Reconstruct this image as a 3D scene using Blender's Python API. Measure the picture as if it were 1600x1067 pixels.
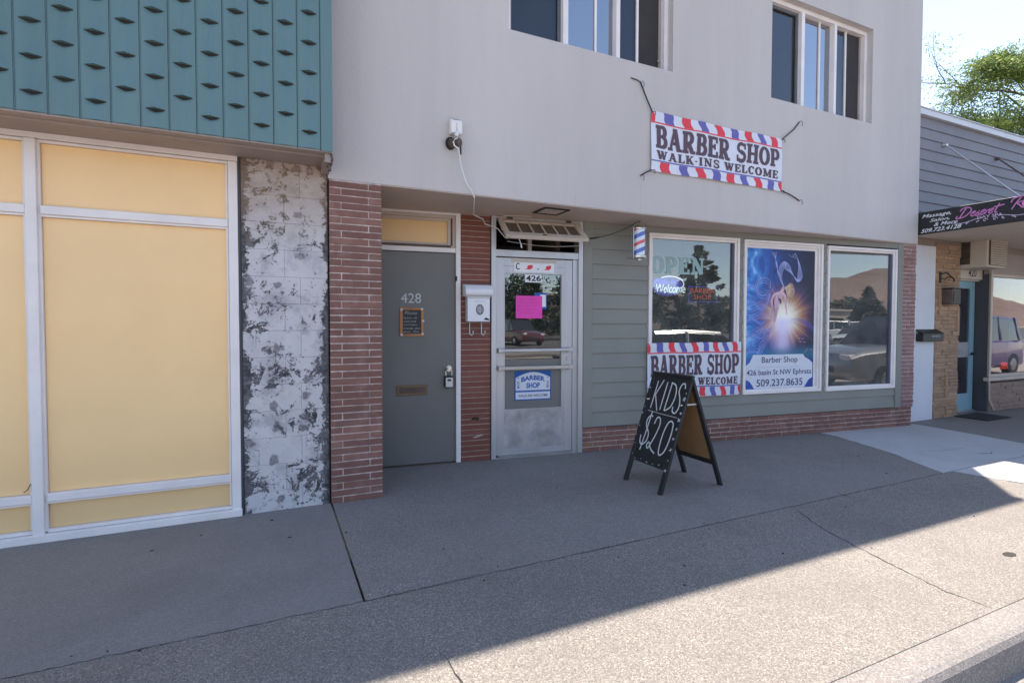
import bpy, bmesh, math, random
from mathutils import Matrix, Vector
random.seed(7)
for o in list(bpy.data.objects): bpy.data.objects.remove(o, do_unlink=True)
SC = bpy.context.scene
COL = SC.collection
R = math.radians
# ------------------------------------------------------------------ camera
yaw, pitch, roll, H = 0.4323, 0.02828, 0.001458, 1.40
fw = Vector((math.sin(yaw), math.cos(yaw), 0)); rt = Vector((math.cos(yaw), -math.sin(yaw), 0)); up = Vector((0, 0, 1))
F_ = fw*math.cos(pitch) - up*math.sin(pitch); u2 = up*math.cos(pitch) + fw*math.sin(pitch)
R_ = rt*math.cos(roll) + u2*math.sin(roll); U_ = u2*math.cos(roll) - rt*math.sin(roll)
cam = bpy.data.objects.new('camera', bpy.data.cameras.new('camera')); COL.objects.link(cam)
m = Matrix((R_, U_, -F_)).transposed().to_4x4(); m.translation = Vector((0, 0, H)); cam.matrix_world = m
cam.data.sensor_fit = 'HORIZONTAL'; cam.data.sensor_width = 36
cam.data.lens = 817.6/1600*36; cam.data.shift_y = -3.8/1600
cam.data.clip_start = .05; cam.data.clip_end = 2000
SC.camera = cam
# ------------------------------------------------------------------ light
SUN = Vector((2.71, 2.18, 6.02)).normalized()
EL = math.asin(SUN.z); AZ = math.atan2(SUN.x, SUN.y)
world = bpy.data.worlds.new('World'); SC.world = world; world.use_nodes = True
wn = world.node_tree; bg = wn.nodes['Background']
sky = wn.nodes.new('ShaderNodeTexSky'); sky.sky_type = 'NISHITA'; sky.sun_disc = False
sky.sun_elevation = EL; sky.sun_rotation = AZ; sky.altitude = 400; sky.air_density = 1.0; sky.dust_density = .25; sky.ozone_density = 2.0
hsv = wn.nodes.new('ShaderNodeHueSaturation'); hsv.inputs['Saturation'].default_value = .84
wn.links.new(sky.outputs[0], hsv.inputs['Color']); wn.links.new(hsv.outputs[0], bg.inputs[0]); bg.inputs[1].default_value = 0.108
sl = bpy.data.lights.new('sun', 'SUN'); sl.energy = 3.6; sl.angle = R(.6); sl.color = (1, .915, .80)
so = bpy.data.objects.new('sun', sl); COL.objects.link(so)
so.rotation_euler = SUN.to_track_quat('Z', 'Y').to_euler(); so.location = (6, 4, 20)
SC.view_settings.view_transform = 'Standard'; SC.view_settings.look = 'None'
SC.view_settings.gamma = 1; SC.view_settings.exposure = 1.66
# ------------------------------------------------------------------ materials
def N(nt, t, **kw):
    n = nt.nodes.new(t)
    for k, v in kw.items():
        if k.startswith('i_'): n.inputs[k[2:].replace('_', ' ')].default_value = v
        else: setattr(n, k, v)
    return n
def ramp(nt, stops, src=None, interp='LINEAR'):
    n = nt.nodes.new('ShaderNodeValToRGB'); cr = n.color_ramp; cr.interpolation = interp
    while len(cr.elements) < len(stops): cr.elements.new(.5)
    for e, (p, c) in zip(cr.elements, stops):
        e.position = p; e.color = (c, c, c, 1) if isinstance(c, (int, float)) else (*c, 1)
    if src: nt.links.new(src, n.inputs[0])
    return n.outputs[0]
def noise(nt, scale, detail=4, rough=.55, vec=None, dist=0):
    n = N(nt, 'ShaderNodeTexNoise'); n.inputs['Scale'].default_value = scale; n.inputs['Detail'].default_value = detail
    n.inputs['Roughness'].default_value = rough; n.inputs['Distortion'].default_value = dist
    if vec: nt.links.new(vec, n.inputs['Vector'])
    return n.outputs['Fac']
def coord(nt, scale=(1, 1, 1), kind='Object'):
    tc = N(nt, 'ShaderNodeTexCoord'); mp = N(nt, 'ShaderNodeMapping'); mp.inputs['Scale'].default_value = scale
    nt.links.new(tc.outputs[kind], mp.inputs[0]); return mp.outputs[0]
def mix(nt, f, a, b, mode='MIX'):
    n = N(nt, 'ShaderNodeMix', data_type='RGBA', blend_type=mode)
    for v, s in ((f, n.inputs[0]), (a, n.inputs[6]), (b, n.inputs[7])):
        if isinstance(v, bpy.types.NodeSocket): nt.links.new(v, s)
        elif isinstance(v, (int, float)): s.default_value = v
        else: s.default_value = (*v, 1)
    return n.outputs[2]
def math_(nt, op, a, b=0, c=0, clamp=False):
    n = N(nt, 'ShaderNodeMath', operation=op, use_clamp=clamp)
    for i, v in enumerate((a, b, c)):
        if isinstance(v, bpy.types.NodeSocket): nt.links.new(v, n.inputs[i])
        else: n.inputs[i].default_value = v
    return n.outputs[0]
def newmat(name):
    m = bpy.data.materials.new(name); m.use_nodes = True
    nt = m.node_tree; b = nt.nodes['Principled BSDF']; return m, nt, b
def scl(c, k): return tuple(min(1, x*k) for x in c)
def bumpn(nt, b, h, strength=.3, dist=.002):
    n = N(nt, 'ShaderNodeBump'); n.inputs['Strength'].default_value = strength; n.inputs['Distance'].default_value = dist
    nt.links.new(h, n.inputs['Height']); nt.links.new(n.outputs[0], b.inputs['Normal'])
def mat(name, c, rough=.6, metal=0, var=.12, vs=3, bump=.0, bs=60, bd=.002, spec=.5, island=0, coat=0, streak=False, dirt=None):
    m, nt, b = newmat(name)
    v = coord(nt, (1, 1, .12) if streak else (1, 1, 1))
    n1 = noise(nt, vs, 6, .6, v)
    col = mix(nt, ramp(nt, [(.3, 0), (.7, 1)], n1), scl(c, 1-var), scl(c, 1+var))
    if island:
        g = N(nt, 'ShaderNodeNewGeometry')
        hs = N(nt, 'ShaderNodeHueSaturation')
        vv = math_(nt, 'MULTIPLY_ADD', g.outputs['Random Per Island'], 2*island, 1-island)
        nt.links.new(vv, hs.inputs['Value']); nt.links.new(col, hs.inputs['Color']); col = hs.outputs[0]
    if dirt:
        n2 = noise(nt, 9, 8, .7, coord(nt))
        col = mix(nt, ramp(nt, [(dirt[0], 0), (dirt[0]+.1, dirt[1])], n2), col, dirt[2])
    nt.links.new(col, b.inputs['Base Color'])
    b.inputs['Metallic'].default_value = metal
    b.inputs['Specular IOR Level'].default_value = spec; b.inputs['Coat Weight'].default_value = coat
    nr = noise(nt, vs*5, 4, .6, coord(nt))
    nt.links.new(math_(nt, 'MULTIPLY_ADD', nr, .2*rough, .9*rough), b.inputs['Roughness'])
    if bump: bumpn(nt, b, noise(nt, bs, 5, .6, coord(nt)), bump, bd)
    return m
def flat(name, c, rough=.7): return mat(name, c, rough, var=.04, vs=8)
def emit(name, c, s):
    m, nt, b = newmat(name); b.inputs['Base Color'].default_value = (*c, 1)
    b.inputs['Emission Color'].default_value = (*c, 1); b.inputs['Emission Strength'].default_value = s; return m
def glass(name, r0=.06, tint=(.75, .78, .78), gl=(1, 1, 1), rough=0.0, haze=0):
    m, nt, b = newmat(name); nt.nodes.remove(b); out = nt.nodes['Material Output']
    t = N(nt, 'ShaderNodeBsdfTransparent'); t.inputs[0].default_value = (*tint, 1)
    g = N(nt, 'ShaderNodeBsdfGlossy'); g.inputs['Color'].default_value = (*gl, 1); g.inputs['Roughness'].default_value = rough
    lw = N(nt, 'ShaderNodeLayerWeight'); lw.inputs[0].default_value = .5
    f5 = math_(nt, 'POWER', lw.outputs['Facing'], 4.0)
    # slight waviness of old plate glass
    bn = N(nt, 'ShaderNodeBump'); bn.inputs['Strength'].default_value = .05; bn.inputs['Distance'].default_value = .02
    nt.links.new(noise(nt, 1.6, 2, .4, coord(nt)), bn.inputs['Height']); nt.links.new(bn.outputs[0], g.inputs['Normal'])
    fac = math_(nt, 'MULTIPLY_ADD', f5, 1-r0, r0, True)
    mx = N(nt, 'ShaderNodeMixShader'); nt.links.new(fac, mx.inputs[0]); nt.links.new(t.outputs[0], mx.inputs[1]); nt.links.new(g.outputs[0], mx.inputs[2])
    last = mx
    if haze:
        d = N(nt, 'ShaderNodeBsdfDiffuse'); d.inputs[0].default_value = (.6, .6, .6, 1)
        m2 = N(nt, 'ShaderNodeMixShader')
        hz = math_(nt, 'MULTIPLY', ramp(nt, [(.35, .3), (.75, 1)], noise(nt, 3, 5, .6, coord(nt))), haze)
        nt.links.new(hz, m2.inputs[0]); nt.links.new(last.outputs[0], m2.inputs[1]); nt.links.new(d.outputs[0], m2.inputs[2]); last = m2
    nt.links.new(last.outputs[0], out.inputs[0]); return m

M = {}
M['stucco'] = mat('painted_stucco', (.53, .48, .465), .8, var=.075, vs=1.1, bump=.5, bs=26, bd=.006, streak=True, spec=.3)
def stucco_wear(m):
    nt = m.node_tree; b = nt.nodes['Principled BSDF']; src = b.inputs['Base Color'].links[0].from_socket
    st = noise(nt, 7, 5, .6, coord(nt, (1, 1, .07))); bl = noise(nt, .8, 6, .7, coord(nt))
    col = mix(nt, ramp(nt, [(.50, 0), (.78, .16)], st), src, (.37, .345, .345))
    col = mix(nt, ramp(nt, [(.50, 0), (.75, .25)], bl), col, (.60, .555, .54))
    col = mix(nt, ramp(nt, [(.73, 0), (.76, .35)], noise(nt, 11, 6, .7, coord(nt))), col, (.34, .31, .31))
    nt.links.new(col, b.inputs['Base Color'])
stucco_wear(M['stucco'])
M['soffit'] = mat('soffit_paint', (.56, .46, .40), .7, var=.07, vs=1.5, bump=.1)
M['teal'] = mat('teal_enamel', (.108, .186, .196), .42, var=.15, vs=1.3, bump=.05, bs=8, streak=True)
M['taupe'] = mat('taupe_flashing', (.33, .27, .25), .55, var=.12, vs=2, bump=.1)
M['frame'] = mat('white_frame_paint', (.80, .73, .71), .45, var=.07, vs=4, bump=.1, bs=120, bd=.001, dirt=(.68, .5, (.3, .27, .25)))
M['aluminium'] = mat('aged_aluminium', (.52, .50, .51), .42, metal=.55, var=.1, vs=6, bump=.06, streak=True)
M['kick'] = mat('scuffed_kick_plate', (.52, .51, .53), .38, metal=.7, var=.35, vs=5, bump=.15, bs=25)
M['yellow'] = mat('yellow_film', (.95, .62, .30), .42, var=.06, vs=.8, bump=.12, bs=2.2, bd=.03, coat=.15)
M['yellow2'] = mat('yellow_film_dull', (.82, .54, .26), .5, var=.05, vs=.8)
M['door'] = mat('grey_door_paint', (.172, .162, .152), .5, var=.08, vs=1.2, bump=.06, bs=200, bd=.001, dirt=(.74, .5, (.2, .19, .18)))
M['siding'] = mat('grey_siding_paint', (.235, .230, .205), .6, var=.05, vs=2, bump=.1, bs=90, bd=.001)
M['mortar'] = mat('pale_mortar', (.50, .41, .38), .9, var=.4, vs=14, bump=.6, bs=120, bd=.003)
M['mortar2'] = mat('sandy_mortar', (.38, .28, .22), .9, var=.2, vs=14, bump=.6, bs=120)
M['frost'] = mat('pale_concrete', (.50, .50, .51), .85, var=.08, vs=1.5, bump=.25, bs=300, bd=.0015)
M['black'] = mat('black_paint', (.018, .018, .02), .5, var=.2, vs=8)
M['rubber'] = mat('black_rubber', (.02, .02, .022), .75, var=.2, vs=20)
M['white'] = mat('white_plastic', (.78, .77, .80), .45, var=.03)
M['dark'] = mat('slot_shade_and_scar', (.02, .019, .018), .9)
M['steel'] = mat('brushed_steel', (.6, .59, .58), .3, metal=.9)
M['brass'] = mat('dull_brass', (.16, .11, .07), .45, metal=.7)
M['red'] = flat('print_red', (.72, .05, .07)); M['blue'] = flat('print_blue', (.13, .12, .38))
M['ink'] = flat('print_ink', (.10, .06, .085)); M['blackink'] = flat('black_ink', (.02, .02, .02))
M['cloth'] = mat('white_vinyl', (.66, .66, .74), .5, var=.05, vs=3, bump=.2, bs=7, bd=.01)
M['cord'] = mat('white_cable', (.7, .68, .66), .5)
M['chalk'] = flat('chalk', (.62, .62, .62), .9)
M['kraft'] = mat('hardboard', (.32, .17, .075), .75, var=.1, vs=6)
M['pink'] = mat('pink_paper', (.80, .06, .42), .6, var=.06, vs=9)
M['orange_wood'] = mat('orange_wood', (.45, .17, .05), .5, var=.3, vs=20, streak=True)
M['wood'] = mat('raw_wood', (.32, .14, .06), .7, var=.3, vs=12)
M['signblue'] = flat('sign_blue', (.02, .10, .36)); M['pole_blue'] = flat('pole_blue', (.05, .10, .50)); M['pole_white'] = mat('pole_white', (.72, .74, .82), .2, var=.02)
M['interior'] = mat('dim_interior_paint', (.28, .22, .18), .8, var=.2, vs=1)
M['floor_in'] = mat('interior_floor', (.22, .15, .10), .5, var=.2, vs=2)
M['glass'] = glass('shop_glass', .15, (.55, .55, .54), haze=.14); M['glass_nb'] = glass('spa_glass', .09, (.6, .55, .6), haze=.05)
M['glass_door'] = glass('door_glass', .15, (.5, .5, .48), haze=.04)
M['glass_up'] = glass('coated_glass', .46, (.3, .3, .32), (.74, .78, .85))
M['glass_dk'] = glass('screened_glass', .06, (.6, .6, .62), (.8, .85, .9))
M['screen'] = mat('insect_screen', (.12, .125, .14), .7, var=.15, vs=3)
M['screen_brown'] = mat('brown_screen', (.035, .028, .028), .8, var=.2, vs=3)
M['lav'] = mat('lavender_drape', (.10, .10, .14), .7, var=.15, vs=3)
M['pinkink'] = flat('pink_ink', (.62, .22, .50)); M['rose'] = flat('rose_print', (.85, .25, .65)); M['lilac'] = flat('lilac_ink', (.62, .50, .66))
M['tealdoor'] = mat('pale_blue_door', (.25, .42, .50), .45, var=.05)
M['darkwall'] = mat('charcoal_paint', (.06, .06, .07), .6)
M['nb_siding'] = mat('slate_siding', (.20, .185, .205), .6, var=.08, vs=2, bump=.15, bs=40)
M['nb_trim'] = mat('pale_trim', (.62, .62, .66), .5, var=.05)
M['pilaster'] = mat('whitewashed_pilaster', (.66, .67, .73), .7, var=.05, vs=2, bump=.2)
M['cream'] = mat('cream_trim', (.55, .47, .40), .6, var=.08)
M['rust'] = mat('rusty_metal', (.12, .085, .07), .6, metal=.4, var=.3, vs=12)

def brickmat(name, c1, c2, dust, grain=1):
    m, nt, b = newmat(name)
    g = N(nt, 'ShaderNodeNewGeometry')
    col = ramp(nt, [(0, c1), (.5, c2), (1, scl(c1, .78))], g.outputs['Random Per Island'])
    n = noise(nt, 1, 6, .65, coord(nt, (14, 14, 160)))
    col = mix(nt, ramp(nt, [(.35, .0), (.75, .55)], n), col, scl(c1, .62))
    n2 = noise(nt, 7, 8, .7, coord(nt))
    col = mix(nt, ramp(nt, [(.5, 0), (.75, .55)], n2), col, dust)
    nt.links.new(col, b.inputs['Base Color']); b.inputs['Roughness'].default_value = .8
    bumpn(nt, b, n, .6*grain, .004); return m
M['brick'] = brickmat('red_roman_brick', (.28, .130, .100), (.175, .078, .064), (.35, .23, .20))
M['brick_dk'] = brickmat('deep_red_brick', (.25, .085, .06), (.19, .062, .048), (.28, .12, .10))
M['brick_old'] = brickmat('weathered_brick', (.28, .14, .135), (.31, .18, .17), (.42, .30, .29))
M['stone'] = brickmat('tan_ledgestone', (.50, .31, .19), (.30, .19, .13), (.58, .40, .26))
M['stone2'] = brickmat('pinkish_ledgestone', (.36, .25, .20), (.30, .20, .165), (.40, .29, .23))

def concrete(name, base, speck, lo, hi, patch=.1, sp_scale=170):
    m, nt, b = newmat(name); c = coord(nt)
    big = noise(nt, .7, 6, .65, c)
    col = mix(nt, ramp(nt, [(.3, 0), (.7, 1)], big), scl(base, 1-patch), scl(base, 1+patch))
    med = noise(nt, 14, 8, .7, c)
    col = mix(nt, ramp(nt, [(.35, .0), (.7, .35)], med), col, scl(base, .72))
    vor = N(nt, 'ShaderNodeTexVoronoi'); vor.inputs['Scale'].default_value = sp_scale; nt.links.new(c, vor.inputs['Vector'])
    sepc = N(nt, 'ShaderNodeSeparateColor'); nt.links.new(vor.outputs['Color'], sepc.inputs[0])
    col = mix(nt, speck, col, ramp(nt, [(0, lo), (.3, scl(base, .85)), (.7, base), (1, hi)], sepc.outputs[0]))
    fine = noise(nt, 420, 3, .6, c)
    col = mix(nt, ramp(nt, [(.62, 0), (.72, speck*.8)], fine), col, lo)
    st0 = noise(nt, 1.25, 7, .72, c, .4); col = mix(nt, ramp(nt, [(.46, 0), (.64, .30)], st0), col, scl(base, .66)); col = mix(nt, ramp(nt, [(.60, 0), (.72, .22)], noise(nt, 2.1, 7, .7, coord(nt, (1.0, 1.3, 1)))), col, scl(base, 1.35)); st = noise(nt, 3.1, 5, .7, c)
    col = mix(nt, ramp(nt, [(.66, 0), (.73, .25)], st), col, scl(base, .55))
    nt.links.new(col, b.inputs['Base Color']); b.inputs['Roughness'].default_value = .88; b.inputs['Specular IOR Level'].default_value = .3
    bumpn(nt, b, math_(nt, 'ADD', vor.outputs['Distance'], math_(nt, 'MULTIPLY', fine, .5)), .5*speck+.08, .003)
    return m
M['agg'] = concrete('exposed_aggregate', (.232, .206, .186), .55, (.05, .043, .04), (.50, .45, .39), .15, 185)
M['agg2'] = concrete('worn_aggregate', (.250, .224, .204), .48, (.06, .053, .05), (.46, .43, .39), .16, 200)
M['smooth'] = concrete('troweled_concrete', (.250, .228, .212), .36, (.12, .11, .11), (.36, .35, .34), .13, 190)
M['pale'] = concrete('pale_concrete_patch', (.50, .49, .49), .12, (.40, .40, .40), (.62, .61, .6), .05, 240)
M['kerb'] = concrete('kerb_concrete', (.25, .225, .212), .45, (.08, .07, .06), (.5, .45, .4), .12)
M['road'] = concrete('asphalt_gutter', (.38, .33, .29), .35, (.12, .11, .10), (.5, .47, .44), .12)
M['asphalt'] = concrete('asphalt', (.12, .115, .11), .4, (.04, .04, .04), (.2, .19, .18), .2, 60)
M['crack'] = flat('crack_dirt', (.035, .03, .026), .95)
M['moss'] = mat('mossy_dirt', (.13, .125, .07), .95, var=.5, vs=40)

def peeling():
    m, nt, b = newmat('peeling_white_paint'); c = coord(nt)
    sx = N(nt, 'ShaderNodeSeparateXYZ'); nt.links.new(c, sx.inputs[0])
    x, z = sx.outputs[0], sx.outputs[2]           # metres, block wall runs x -.19...405
    e1 = math_(nt, 'ABSOLUTE', math_(nt, 'SUBTRACT', x, 1.107))
    edge = ramp(nt, [(.235, 0), (.31, .12)], e1)
    n1 = noise(nt, 9, 12, .74, c, 1.2); n2 = noise(nt, 2.6, 5, .6, c)
    n3 = noise(nt, 48, 9, .75, c, .5)
    s = math_(nt, 'ADD', math_(nt, 'MULTIPLY_ADD', n1, .50, edge), math_(nt, 'MULTIPLY', n2, .34))
    s = math_(nt, 'MULTIPLY_ADD', n3, .26, s)
    peel = ramp(nt, [(.586, 0), (.593, 1)], s)
    white = mix(nt, noise(nt, 6, 6, .6, c), (.47, .435, .45), (.66, .62, .63))
    grey = mix(nt, ramp(nt, [(.4, 0), (.6, 1)], noise(nt, 22, 6, .7, c)), (.045, .042, .048), (.15, .14, .15))
    smear = ramp(nt, [(.50, 0), (.62, .75)], noise(nt, 5.5, 7, .65, c))
    white = mix(nt, smear, white, (.36, .34, .36))
    col = mix(nt, peel, white, grey)
    # round adhesive dabs
    v = N(nt, 'ShaderNodeTexVoronoi', voronoi_dimensions='2D'); v.inputs['Scale'].default_value = 5.2; v.inputs['Randomness'].default_value = .85
    dn = N(nt, 'ShaderNodeVectorMath', operation='ADD'); nz = N(nt, 'ShaderNodeTexNoise'); nz.inputs['Scale'].default_value = 14
    sc = N(nt, 'ShaderNodeVectorMath', operation='SCALE'); sc.inputs['Scale'].default_value = .11
    nt.links.new(c, nz.inputs['Vector']); nt.links.new(nz.outputs['Color'], sc.inputs[0]); nt.links.new(c, dn.inputs[0]); nt.links.new(sc.outputs[0], dn.inputs[1])
    sp_ = N(nt, 'ShaderNodeSeparateXYZ'); cb_ = N(nt, 'ShaderNodeCombineXYZ'); nt.links.new(dn.outputs[0], sp_.inputs[0]); nt.links.new(sp_.outputs[0], cb_.inputs[0]); nt.links.new(sp_.outputs[2], cb_.inputs[1]); nt.links.new(cb_.outputs[0], v.inputs['Vector'])
    dab = ramp(nt, [(.13, 1), (.19, 0)], v.outputs['Distance'])
    rnd = N(nt, 'ShaderNodeSeparateColor'); nt.links.new(v.outputs['Color'], rnd.inputs[0])
    dab = math_(nt, 'MULTIPLY', dab, math_(nt, 'MULTIPLY', ramp(nt, [(.60, 0), (.62, .9)], rnd.outputs[0]), ramp(nt, [(.3, .5), (.6, 1)], n3)))
    col = mix(nt, dab, col, (.12, .113, .125))
    tan = math_(nt, 'MULTIPLY', ramp(nt, [(.0, 0), (.7, 1)], math_(nt, 'MULTIPLY', math_(nt, 'SUBTRACT', z, 1.95), 1.7, 0, True)), n1)
    col = mix(nt, tan, col, (.30, .19, .11))
    nt.links.new(col, b.inputs['Base Color']); b.inputs['Roughness'].default_value = .8
    h = math_(nt, 'MULTIPLY_ADD', n3, .4, math_(nt, 'MULTIPLY', peel, -1.0))
    bumpn(nt, b, h, .5, .004); return m
M['peel'] = peeling()

# ------------------------------------------------------------------ mesh builder
def frame(origin, ux, out):
    """local (u, out, z) -> world"""
    ux = Vector(ux).normalized(); out = Vector(out).normalized(); z = Vector((0, 0, 1))
    mm = Matrix((ux, out, z)).transposed().to_4x4(); mm.translation = Vector(origin); return mm
YF = 4.262
kW = -.1165; dlW = math.hypot(1, kW)
FW = frame((0, 5.2165, 0), (1, kW, 0), (kW, -1, 0))         # skewed shop front wall
FF = frame((0, YF, 0), (1, 0, 0), (0, -1, 0))               # grey facade
def FY(y): return frame((0, y, 0), (1, 0, 0), (0, -1, 0))
I4 = Matrix.Identity(4)
class MB:
    def __init__(s, M=I4): s.v = []; s.f = []; s.mi = []; s.M = M; s.k = 0; s.cur = 0; s.disp = None
    def add(s, vs, fs, mi=None):
        n = len(s.v)
        for p in vs:
            p = Vector(p)
            if s.disp: p = s.disp(p)
            s.v.append(s.M @ p)
        s.f += [tuple(i+n for i in f) for f in fs]; s.mi += [s.cur if mi is None else mi]*len(fs); return s
    def box(s, x0, x1, y0, y1, z0, z1, b=0, mi=None):
        x0, x1 = min(x0, x1), max(x0, x1); y0, y1 = min(y0, y1), max(y0, y1); z0, z1 = min(z0, z1), max(z0, z1)
        if b <= 0:
            return s.add([(x0, y0, z0), (x1, y0, z0), (x1, y1, z0), (x0, y1, z0), (x0, y0, z1), (x1, y0, z1), (x1, y1, z1), (x0, y1, z1)],
                [(0, 3, 2, 1), (4, 5, 6, 7), (0, 1, 5, 4), (1, 2, 6, 5), (2, 3, 7, 6), (3, 0, 4, 7)], mi)
        bm = bmesh.new(); bmesh.ops.create_cube(bm, size=1)
        for v in bm.verts: v.co = Vector((x0+(v.co.x+.5)*(x1-x0), y0+(v.co.y+.5)*(y1-y0), z0+(v.co.z+.5)*(z1-z0)))
        bmesh.ops.bevel(bm, geom=bm.edges[:], offset=b, segments=1, affect='EDGES', profile=.5)
        bm.verts.index_update(); s.add([v.co.copy() for v in bm.verts], [tuple(v.index for v in f.verts) for f in bm.faces], mi); bm.free(); return s
    def quad(s, a, b, c, d, mi=None): return s.add([a, b, c, d], [(0, 1, 2, 3)], mi)
    def cyl(s, p0, p1, r0, r1=None, seg=16, caps=True, mi=None):
        r1 = r0 if r1 is None else r1
        p0, p1 = Vector(p0), Vector(p1); d = (p1-p0).normalized()
        a = d.orthogonal().normalized(); b = d.cross(a)
        vs = []
        for p, r in ((p0, r0), (p1, r1)):
            vs += [p + (a*math.cos(t) + b*math.sin(t))*r for t in [2*math.pi*i/seg for i in range(seg)]]
        fs = [(i, (i+1) % seg, seg+(i+1) % seg, seg+i) for i in range(seg)]
        if caps: fs += [tuple(range(seg))[::-1], tuple(range(seg, 2*seg))]
        return s.add(vs, fs, mi)
    def tube(s, pts, r, seg=8, mi=None):
        pts = [Vector(p) for p in pts]; vs = []; fs = []
        for i, p in enumerate(pts):
            d = (pts[min(i+1, len(pts)-1)] - pts[max(i-1, 0)]).normalized()
            a = d.cross(Vector((.31, .17, .93))).normalized(); b = d.cross(a)
            rr = r(i/(len(pts)-1)) if callable(r) else r
            vs += [p + (a*math.cos(t)+b*math.sin(t))*rr for t in [2*math.pi*j/seg for j in range(seg)]]
        for i in range(len(pts)-1):
            for j in range(seg): fs.append((i*seg+j, i*seg+(j+1) % seg, (i+1)*seg+(j+1) % seg, (i+1)*seg+j))
        fs += [tuple(range(seg))[::-1], tuple(range((len(pts)-1)*seg, len(pts)*seg))]
        return s.add(vs, fs, mi)
    def lathe(s, c, prof, seg=24, mi=None):       # prof: (r, z) about vertical axis at c
        vs = []; fs = []
        for r, z in prof: vs += [(c[0]+r*math.cos(t), c[1]+r*math.sin(t), c[2]+z) for t in [2*math.pi*i/seg for i in range(seg)]]
        for k in range(len(prof)-1):
            for i in range(seg): fs.append((k*seg+i, k*seg+(i+1) % seg, (k+1)*seg+(i+1) % seg, (k+1)*seg+i))
        fs += [tuple(range(seg))[::-1], tuple(range((len(prof)-1)*seg, len(prof)*seg))]
        return s.add(vs, fs, mi)
    def prism(s, poly, o0, o1, mi=None):          # poly in (u, z), extruded along out
        n = len(poly)
        vs = [(u, o0, z) for u, z in poly] + [(u, o1, z) for u, z in poly]
        return s.add(vs, [tuple(range(n))[::-1], tuple(range(n, 2*n))] + [(i, (i+1) % n, n+(i+1) % n, n+i) for i in range(n)], mi)
    def slab(s, poly, z0, z1, mi=None):           # poly in (x, y)
        n = len(poly)
        vs = [(x, y, z0) for x, y in poly] + [(x, y, z1) for x, y in poly]
        return s.add(vs, [tuple(range(n))[::-1], tuple(range(n, 2*n))] + [(i, (i+1) % n, n+(i+1) % n, n+i) for i in range(n)], mi)
    def stroke(s, pts, w, o=0., closed=False, lift=.00012, mi=None):    # flat ribbon in (u, z) at out=o
        pts = [Vector((p[0], p[1])) for p in pts]; L = []; Rr = []; n = len(pts)
        s.k += 1; oo = o + (s.k % 24)*lift
        for i, p in enumerate(pts):
            a = pts[(i-1) % n] if (closed or i) else p; b = pts[(i+1) % n] if (closed or i < n-1) else p
            d = (b-a); d = d.normalized() if d.length > 1e-9 else Vector((1, 0))
            q = Vector((-d.y, d.x)); ww = w[i] if isinstance(w, (list, tuple)) else w
            L.append(p+q*ww/2); Rr.append(p-q*ww/2)
        vs = [(v.x, oo, v.y) for v in L] + [(v.x, oo, v.y) for v in Rr]
        fs = [(i, i+1, n+i+1, n+i) for i in range(n-1)]
        if closed: fs.append((n-1, 0, n, 2*n-1))
        return s.add(vs, fs, mi)
    def build(s, name, mt, parent=None, smooth=False, bevel=0, weld=False, label=None, solid=None):
        inv = Vector((0, 0, 0))
        p = parent
        while p is not None: inv = inv + p.location; p = p.parent
        me = bpy.data.meshes.new(name); me.from_pydata([v - inv for v in s.v], [], s.f)
        mats = mt if isinstance(mt, (list, tuple)) else [mt]
        for q in mats: me.materials.append(M[q] if isinstance(q, str) else q)
        for poly, k in zip(me.polygons, s.mi): poly.material_index = min(k, len(mats)-1)
        bm = bmesh.new(); bm.from_mesh(me)
        if weld: bmesh.ops.remove_doubles(bm, verts=bm.verts, dist=1e-4)
        bmesh.ops.recalc_face_normals(bm, faces=bm.faces)
        if bevel:
            es = [e for e in bm.edges if len(e.link_faces) == 2 and e.calc_face_angle(0) > .6]
            bmesh.ops.bevel(bm, geom=es, offset=bevel, segments=2, affect='EDGES', profile=.5)
        if smooth:
            for f in bm.faces: f.smooth = True
        bm.to_mesh(me); bm.free()
        if smooth: me.set_sharp_from_angle(angle=R(40))
        o = bpy.data.objects.new(name, me); COL.objects.link(o)
        if parent is not None: o.parent = parent
        if label: o['label'] = label
        return o
def thing(name, label, cat, loc=(0, 0, 0), group=None):
    o = bpy.data.objects.new(name, None); COL.objects.link(o); o.location = loc; o.empty_display_size = .1
    return tag(o, label, cat, group)
def tag(o, label, cat, group=None):
    o['label'] = label; o['category'] = cat
    if group: o['group'] = group
    return o
def struct(o, kind='structure'): o['kind'] = kind; return o
def fp(fr, u, o, z): return fr @ Vector((u, o, z))
# --------------------------------------------- lettering
def text_mb(mb, txt, x0, z0, w, h, o, bold=0, shear=0, mono=False, lift=.0):
    """fit built-in font text to a box (x0, z0 = lower left)"""
    cu = bpy.data.curves.new('t', 'FONT'); cu.body = txt; cu.size = 1; cu.shear = shear; cu.offset = bold; cu.resolution_u = 4; cu.fill_mode = 'FRONT'
    ob = bpy.data.objects.new('t', cu); COL.objects.link(ob)
    me = bpy.data.meshes.new_from_object(ob, depsgraph=None)
    xs = [v.co.x for v in me.vertices]; ys = [v.co.y for v in me.vertices]
    ax, bx = min(xs), max(xs); ay, by = min(ys), max(ys)
    mb.add([(x0+(v.co.x-ax)/(bx-ax)*w, o, z0+(v.co.y-ay)/(by-ay)*h) for v in me.vertices], [tuple(p.vertices) for p in me.polygons])
    bpy.data.objects.remove(ob); bpy.data.curves.remove(cu); bpy.data.meshes.remove(me); return mb
def arc(cx, cz, rx, rz, a0, a1, n=10): return [(cx+rx*math.cos(R(a0+(a1-a0)*i/n)), cz+rz*math.sin(R(a0+(a1-a0)*i/n))) for i in range(n+1)]
S_, T_ = .275, .145                                   # thick and thin stroke of the western slab letters
def ser(x, z, w=.40): return ('l', [(x-w/2, z), (x+w/2, z)], T_*.95)
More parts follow.
